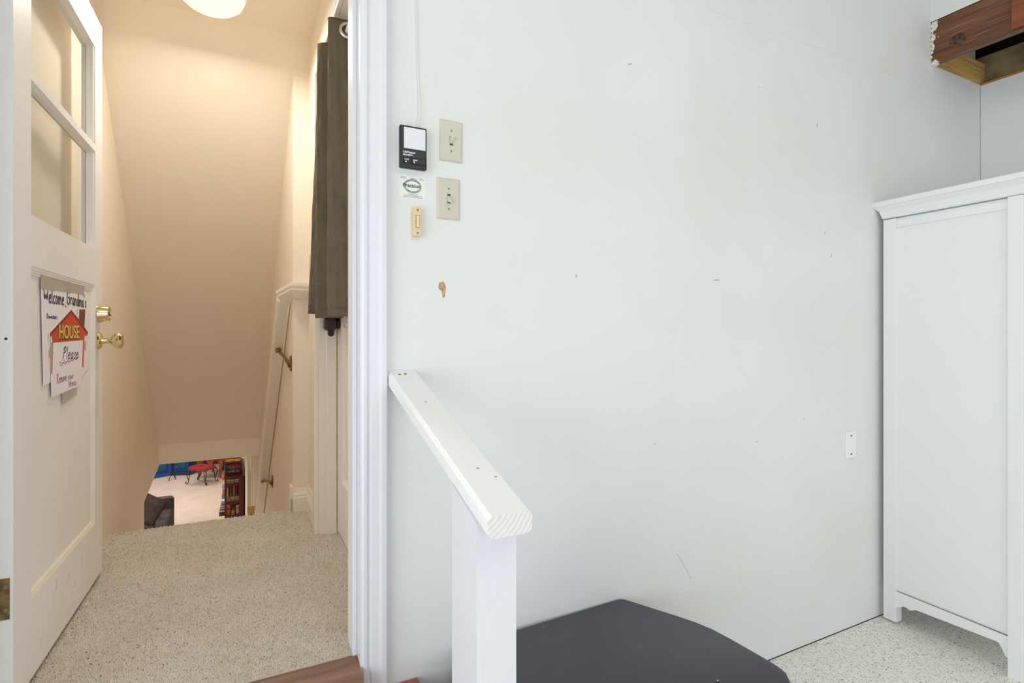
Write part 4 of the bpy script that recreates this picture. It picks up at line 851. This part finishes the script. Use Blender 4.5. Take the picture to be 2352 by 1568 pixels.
# bookcase
BY = 8.27
BK = thing('bookcase', 'dark cherry bookcase with a latticed end panel downstairs', 'bookcase', (0, BY, LOW)); ob_ = (0, BY, LOW)
X0, X1 = -.145, LXR - .004; ZT2 = -.925
mk('case_top', B().box(X0 - .01, X1, BY - .01, BY + 1.35, ZT2 - .02, ZT2, .003), MT['cherry'], BK, off=ob_)
mk('case_back', B().box(X1 - .015, X1, BY, BY + 1.34, LOW, ZT2 - .02), MT['cherry'], BK, off=ob_)
lp = B().box(X0, X0 + .028, BY, BY + .022, LOW, ZT2 - .02).box(X0 + .205, X1, BY, BY + .022, LOW, ZT2 - .02)
for (z0, z1) in ((-.965, -.945), (-1.085, -1.058), (-1.375, -1.330), (-1.60, -1.55), (LOW, LOW + .12)): lp.box(X0 + .028, X0 + .205, BY, BY + .022, z0, z1)
for x in (X0 + .082, X0 + .142): lp.box(x, x + .008, BY + .004, BY + .018, LOW + .12, ZT2 - .02)
for zz in (-1.01, -1.45, -1.70): lp.box(X0 + .028, X0 + .205, BY + .004, BY + .018, zz, zz + .007)
mk('lattice_end', lp, MT['cherry'], BK, off=ob_)
mk('far_end', B().box(X0, X1, BY + 1.32, BY + 1.34, LOW, ZT2 - .02), MT['cherry'], BK, off=ob_)
shz = [-1.075, -1.345, -1.62, -1.93]
for zz in shz: mk('shelf', B().box(X0 + .003, X1 - .015, BY + .022, BY + 1.32, zz - .018, zz), MT['cherry'], BK, off=ob_)
names = ['orange', 'cream', 'blueb', 'yellow', 'magenta', 'whiteb', 'brownb', 'greyb', 'lilac']
words_ = dict(orange='orange', cream='cream', blueb='blue', yellow='yellow', magenta='dark red', whiteb='white', brownb='brown', greyb='grey', lilac='lilac')
def book(x0, x1, y0, y1, z0, z1, c, label, group=None, name='book', cat='book'):
    T = thing(name, label, cat, ((x0 + x1) / 2, (y0 + y1) / 2, z0), group=group); o_ = T.location[:]
    t = min(.004, (z1 - z0) * .2)
    if z1 - z0 < min(x1 - x0, y1 - y0):   # lying flat
        cov = B().box(x0, x1, y0, y1, z0, z0 + t).box(x0, x1, y0, y1, z1 - t, z1).box(x0, x1, y0, y0 + .004, z0, z1)
        pg = B().box(x0 + .004, x1 - .004, y0 + .004, y1 - .004, z0 + t, z1 - t)
    else:
        cov = B().box(x0, x0 + .003, y0, y1, z0, z1).box(x1 - .003, x1, y0, y1, z0, z1).box(x0, x1, y0, y0 + .004, z0, z1)
        pg = B().box(x0 + .003, x1 - .003, y0 + .004, y1 - .004, z0 + .003, z1 - .003)
    mk('cover', cov, MT[c], T, off=o_); mk('pages', pg, MT['whiteb'], T, off=o_); return T
gx = X0 + .030
shelf_n = {0: 'top', 1: 'second', 2: 'third', 3: 'lowest'}
# flat stack behind the top lattice window
zz = shz[0]
for k, (h, c) in enumerate(((.03, 'orange'), (.028, 'cream'), (.03, 'whiteb'))):
    book(gx, gx + .19, BY + .05, BY + .27, zz, zz + h, c, '%s book lying flat behind the top lattice window of the bookcase' % words_[c], 'books in the bookcase'); zz += h + .0005
# second shelf: uprights over a mottled box
bx = thing('storage_box', 'mottled cream box on the second shelf of the bookcase', 'box', (gx + .09, BY + .15, shz[1])); ob2 = bx.location[:]
mk('box_body', B().box(gx, gx + .19, BY + .05, BY + .25, shz[1], shz[1] + .07, .002), M('mottled_box', (214, 176, 120), .7, var=(40, (150, 120, 90), .45, .55)), bx, off=ob2)
mk('box_lid', B().box(gx - .001, gx + .191, BY + .049, BY + .251, shz[1] + .07, shz[1] + .085, .002), MT['greyb'], bx, off=ob2)
x = gx + .004
for k, (c, wd, h) in enumerate((('cream', .022, .15), ('brownb', .016, .16), ('greyb', .014, .15), ('brownb', .028, .165), ('orange', .034, .165), ('magenta', .03, .15), ('brownb', .024, .16))):
    book(x, x + wd, BY + .06, BY + .23, shz[1] + .0855, shz[1] + .0855 + h, c, '%s upright book, number %s from the left on the boxed shelf' % (words_[c], ['first', 'second', 'third', 'fourth', 'fifth', 'sixth', 'seventh'][k]), 'books in the bookcase'); x += wd + .001
# third shelf: small boxes in two rows
r8 = random.Random(4)
for zi in (0, 1, 2):
    for k in range(3):
        c = ['orange', 'cream', 'brownb', 'orange', 'yellow', 'lilac', 'orange', 'brownb', 'cream'][zi * 3 + k]
        z0 = shz[2] + zi * .0705
        book(gx + .002 + k * .064, gx + .058 + k * .064, BY + .05, BY + .17, z0, z0 + .07, c, '%s small box, %s of the %s row on the third bookcase shelf' % (words_[c], ['left', 'middle', 'right'][k], ['bottom', 'middle', 'top'][zi]), 'small boxes on the third shelf', 'small_box', 'box')
# things sticking out over the open long side
def bx1(x0, x1, y0, y1, z0, z1, c, label, name='box', cat='box'):
    T = thing(name, label, cat, ((x0 + x1) / 2, (y0 + y1) / 2, z0)); o_ = T.location[:]
    mk('box_body', B().box(x0, x1, y0, y1, z0, z0 + (z1 - z0) * .75, .002), MT[c], T, off=o_)
    mk('box_lid', B().box(x0 - .001, x1 + .001, y0 - .001, y1 + .001, z0 + (z1 - z0) * .75, z1, .002), MT[c if c != 'whiteb' else 'lilac'], T, off=o_)
bx1(X0 - .045, X0 + .02, BY + .42, BY + .62, shz[0], shz[0] + .05, 'yellow', 'yellow box jutting from the top shelf of the bookcase')
bx1(X0 - .045, X0 + .02, BY + .28, BY + .40, shz[1], shz[1] + .05, 'greyb', 'grey box jutting from the second shelf of the bookcase')
bx1(X0 - .030, X0 + .02, BY + .29, BY + .36, shz[1] + .0505, shz[1] + .13, 'orange', 'orange box stacked on the grey jutting box')
bx1(X0 - .040, X0 + .01, BY + .42, BY + .5, shz[1], shz[1] + .19, 'whiteb', 'tall white box on the second bookcase shelf')
bx1(X0 - .080, X0 + .01, BY + .26, BY + .44, shz[2], shz[2] + .065, 'brownb', 'brown crate jutting from the third bookcase shelf')
pz = shz[2] + .0655
for k, (c, h) in enumerate((('whiteb', .03), ('blueb', .012), ('lilac', .035), ('whiteb', .03), ('greyb', .02))):
    book(X0 - .078 + .006 * k, X0 + .005, BY + .265, BY + .43, pz, pz + h, c, '%s magazine, %s in the pile on the brown crate' % (words_[c], ['bottom one', 'second', 'third', 'fourth', 'top one'][k]), 'magazines on the brown crate', 'magazine', 'magazine'); pz += h + .0005
# latticed box on top of the bookcase
LB = thing('lattice_cabinet', 'small dark lattice-front cabinet standing on the bookcase', 'cabinet', (0, BY + .25, ZT2)); ol = (0, BY + .25, ZT2)
y0 = BY + .16; z0 = ZT2; z1 = ZT2 + .16; xa, xb = X0 + .005, X1 - .03
fr_ = B().box(xa, xb, y0, y0 + .015, z0, z0 + .028).box(xa, xb, y0, y0 + .015, z1 - .02, z1).box(xa, xa + .03, y0, y0 + .015, z0 + .028, z1 - .02).box(xb - .045, xb, y0, y0 + .015, z0 + .028, z1 - .02)
for t in (.34, .67):
    xx = xa + .03 + (xb - xa - .075) * t; fr_.box(xx - .004, xx + .004, y0 + .002, y0 + .012, z0 + .028, z1 - .02)
mk('lattice_front', fr_, MT['cherry'], LB, off=ol)
mk('case', B().box(xa, xb, y0 + .015, y0 + .30, z1 - .012, z1).box(xa, xa + .012, y0 + .015, y0 + .30, z0, z1 - .012).box(xb - .012, xb, y0 + .015, y0 + .30, z0, z1 - .012).box(xa, xb, y0 + .29, y0 + .30, z0, z1 - .012), MT['cherry'], LB, off=ol)
zz = ZT2 + .001
for k, (c, h) in enumerate((('lilac', .042), ('blueb', .035), ('orange', .05))):
    book(xa + .018, xb - .02, y0 + .05, y0 + .25, zz, zz + h, c, '%s book lying inside the small lattice cabinet' % words_[c], 'books in the lattice cabinet'); zz += h + .0005
zz = z1 + .0005
for k, (c, h, w1) in enumerate((('magenta', .03, .0), ('yellow', .055, .012), ('blueb', .055, .02), ('cream', .04, .01))):
    book(xa + w1, xb - .02 - w1, y0 + .03, y0 + .27, zz, zz + h, c, '%s volume, %s in the pile on the lattice cabinet' % (words_[c], ['bottom one', 'second', 'third', 'top one'][k]), 'books piled on the lattice cabinet'); zz += h + .0005
# sofa and pillow at the foot of the stairs
SF = thing('sofa', 'charcoal upholstered sofa end at the bottom left of the stairs opening', 'sofa', (-1.265, 8.75, LOW))
SF.location.x = -1.32
def soft(x0, x1, y0, y1, z0, z1, r=.05): return B().box(x0, x1, y0, y1, z0, z1, r, 4)
mk('arm', soft(.24, .42, -.50, .30, .05, .56, .045), MT['sofa'], SF, smooth=True)
mk('back', soft(-1.5, .42, .22, .45, .05, .71, .06), MT['sofa'], SF, smooth=True)
mk('seat_cushion', soft(-1.5, .235, -.48, .215, .25, .46, .05), MT['sofa'], SF, smooth=True)
mk('base', soft(-1.5, .39, -.44, .40, .055, .255, .02), MT['sofa'], SF)
mk('back_cushion', soft(-.45, .235, .06, .218, .462, .69, .05), MT['pillow'], SF, smooth=True)
for sx in (-1.4, .34):
    for sy in (-.38, .36): mk('leg', B().box(sx - .03, sx + .03, sy - .03, sy + .03, 0, .06), MT['brownb'], SF)
mk('piping', B().tube([(.235, .219, .69), (.30, .217, .705), (.36, .217, .705), (.40, .217, .69), (.415, .217, .65)], .006, 6), MT['blkplastic'], SF)
# throw pillow
pl = B(); n_ = 18; top_, bot_ = [], []
for i in range(n_ + 1):
    for k in range(n_ + 1):
        u, v = i / n_ * 2 - 1, k / n_ * 2 - 1; th = .075 * ((1 - u * u) * (1 - v * v)) ** .42
        pinch = 1 - .06 * (1 - abs(u * v)); top_.append((u * .22 * (1 - .07 * (1 - v * v)), v * .22 * (1 - .07 * (1 - u * u)), th)); bot_.append((u * .22 * (1 - .07 * (1 - v * v)), v * .22 * (1 - .07 * (1 - u * u)), -th))
m_ = n_ + 1; f = []
for i in range(n_):
    for k in range(n_):
        a = i * m_ + k; f.append((a, a + m_, a + m_ + 1, a + 1)); f.append((a + m_ * m_, a + 1 + m_ * m_, a + m_ + 1 + m_ * m_, a + m_ + m_ * m_))
pl.add(top_ + bot_, f)
po = mk('throw_pillow', pl, MT['pillow'], smooth=True, label='dark brown throw pillow leaning on the charcoal sofa', cat='pillow')
po.rotation_mode = 'QUATERNION'; po.location = (-1.20, 8.50, -1.345)
po.rotation_quaternion = (Matrix.Rotation(R(20), 4, 'Z') @ Matrix.Rotation(R(72), 4, 'X') @ Matrix.Rotation(R(-35), 4, 'Z')).to_quaternion()
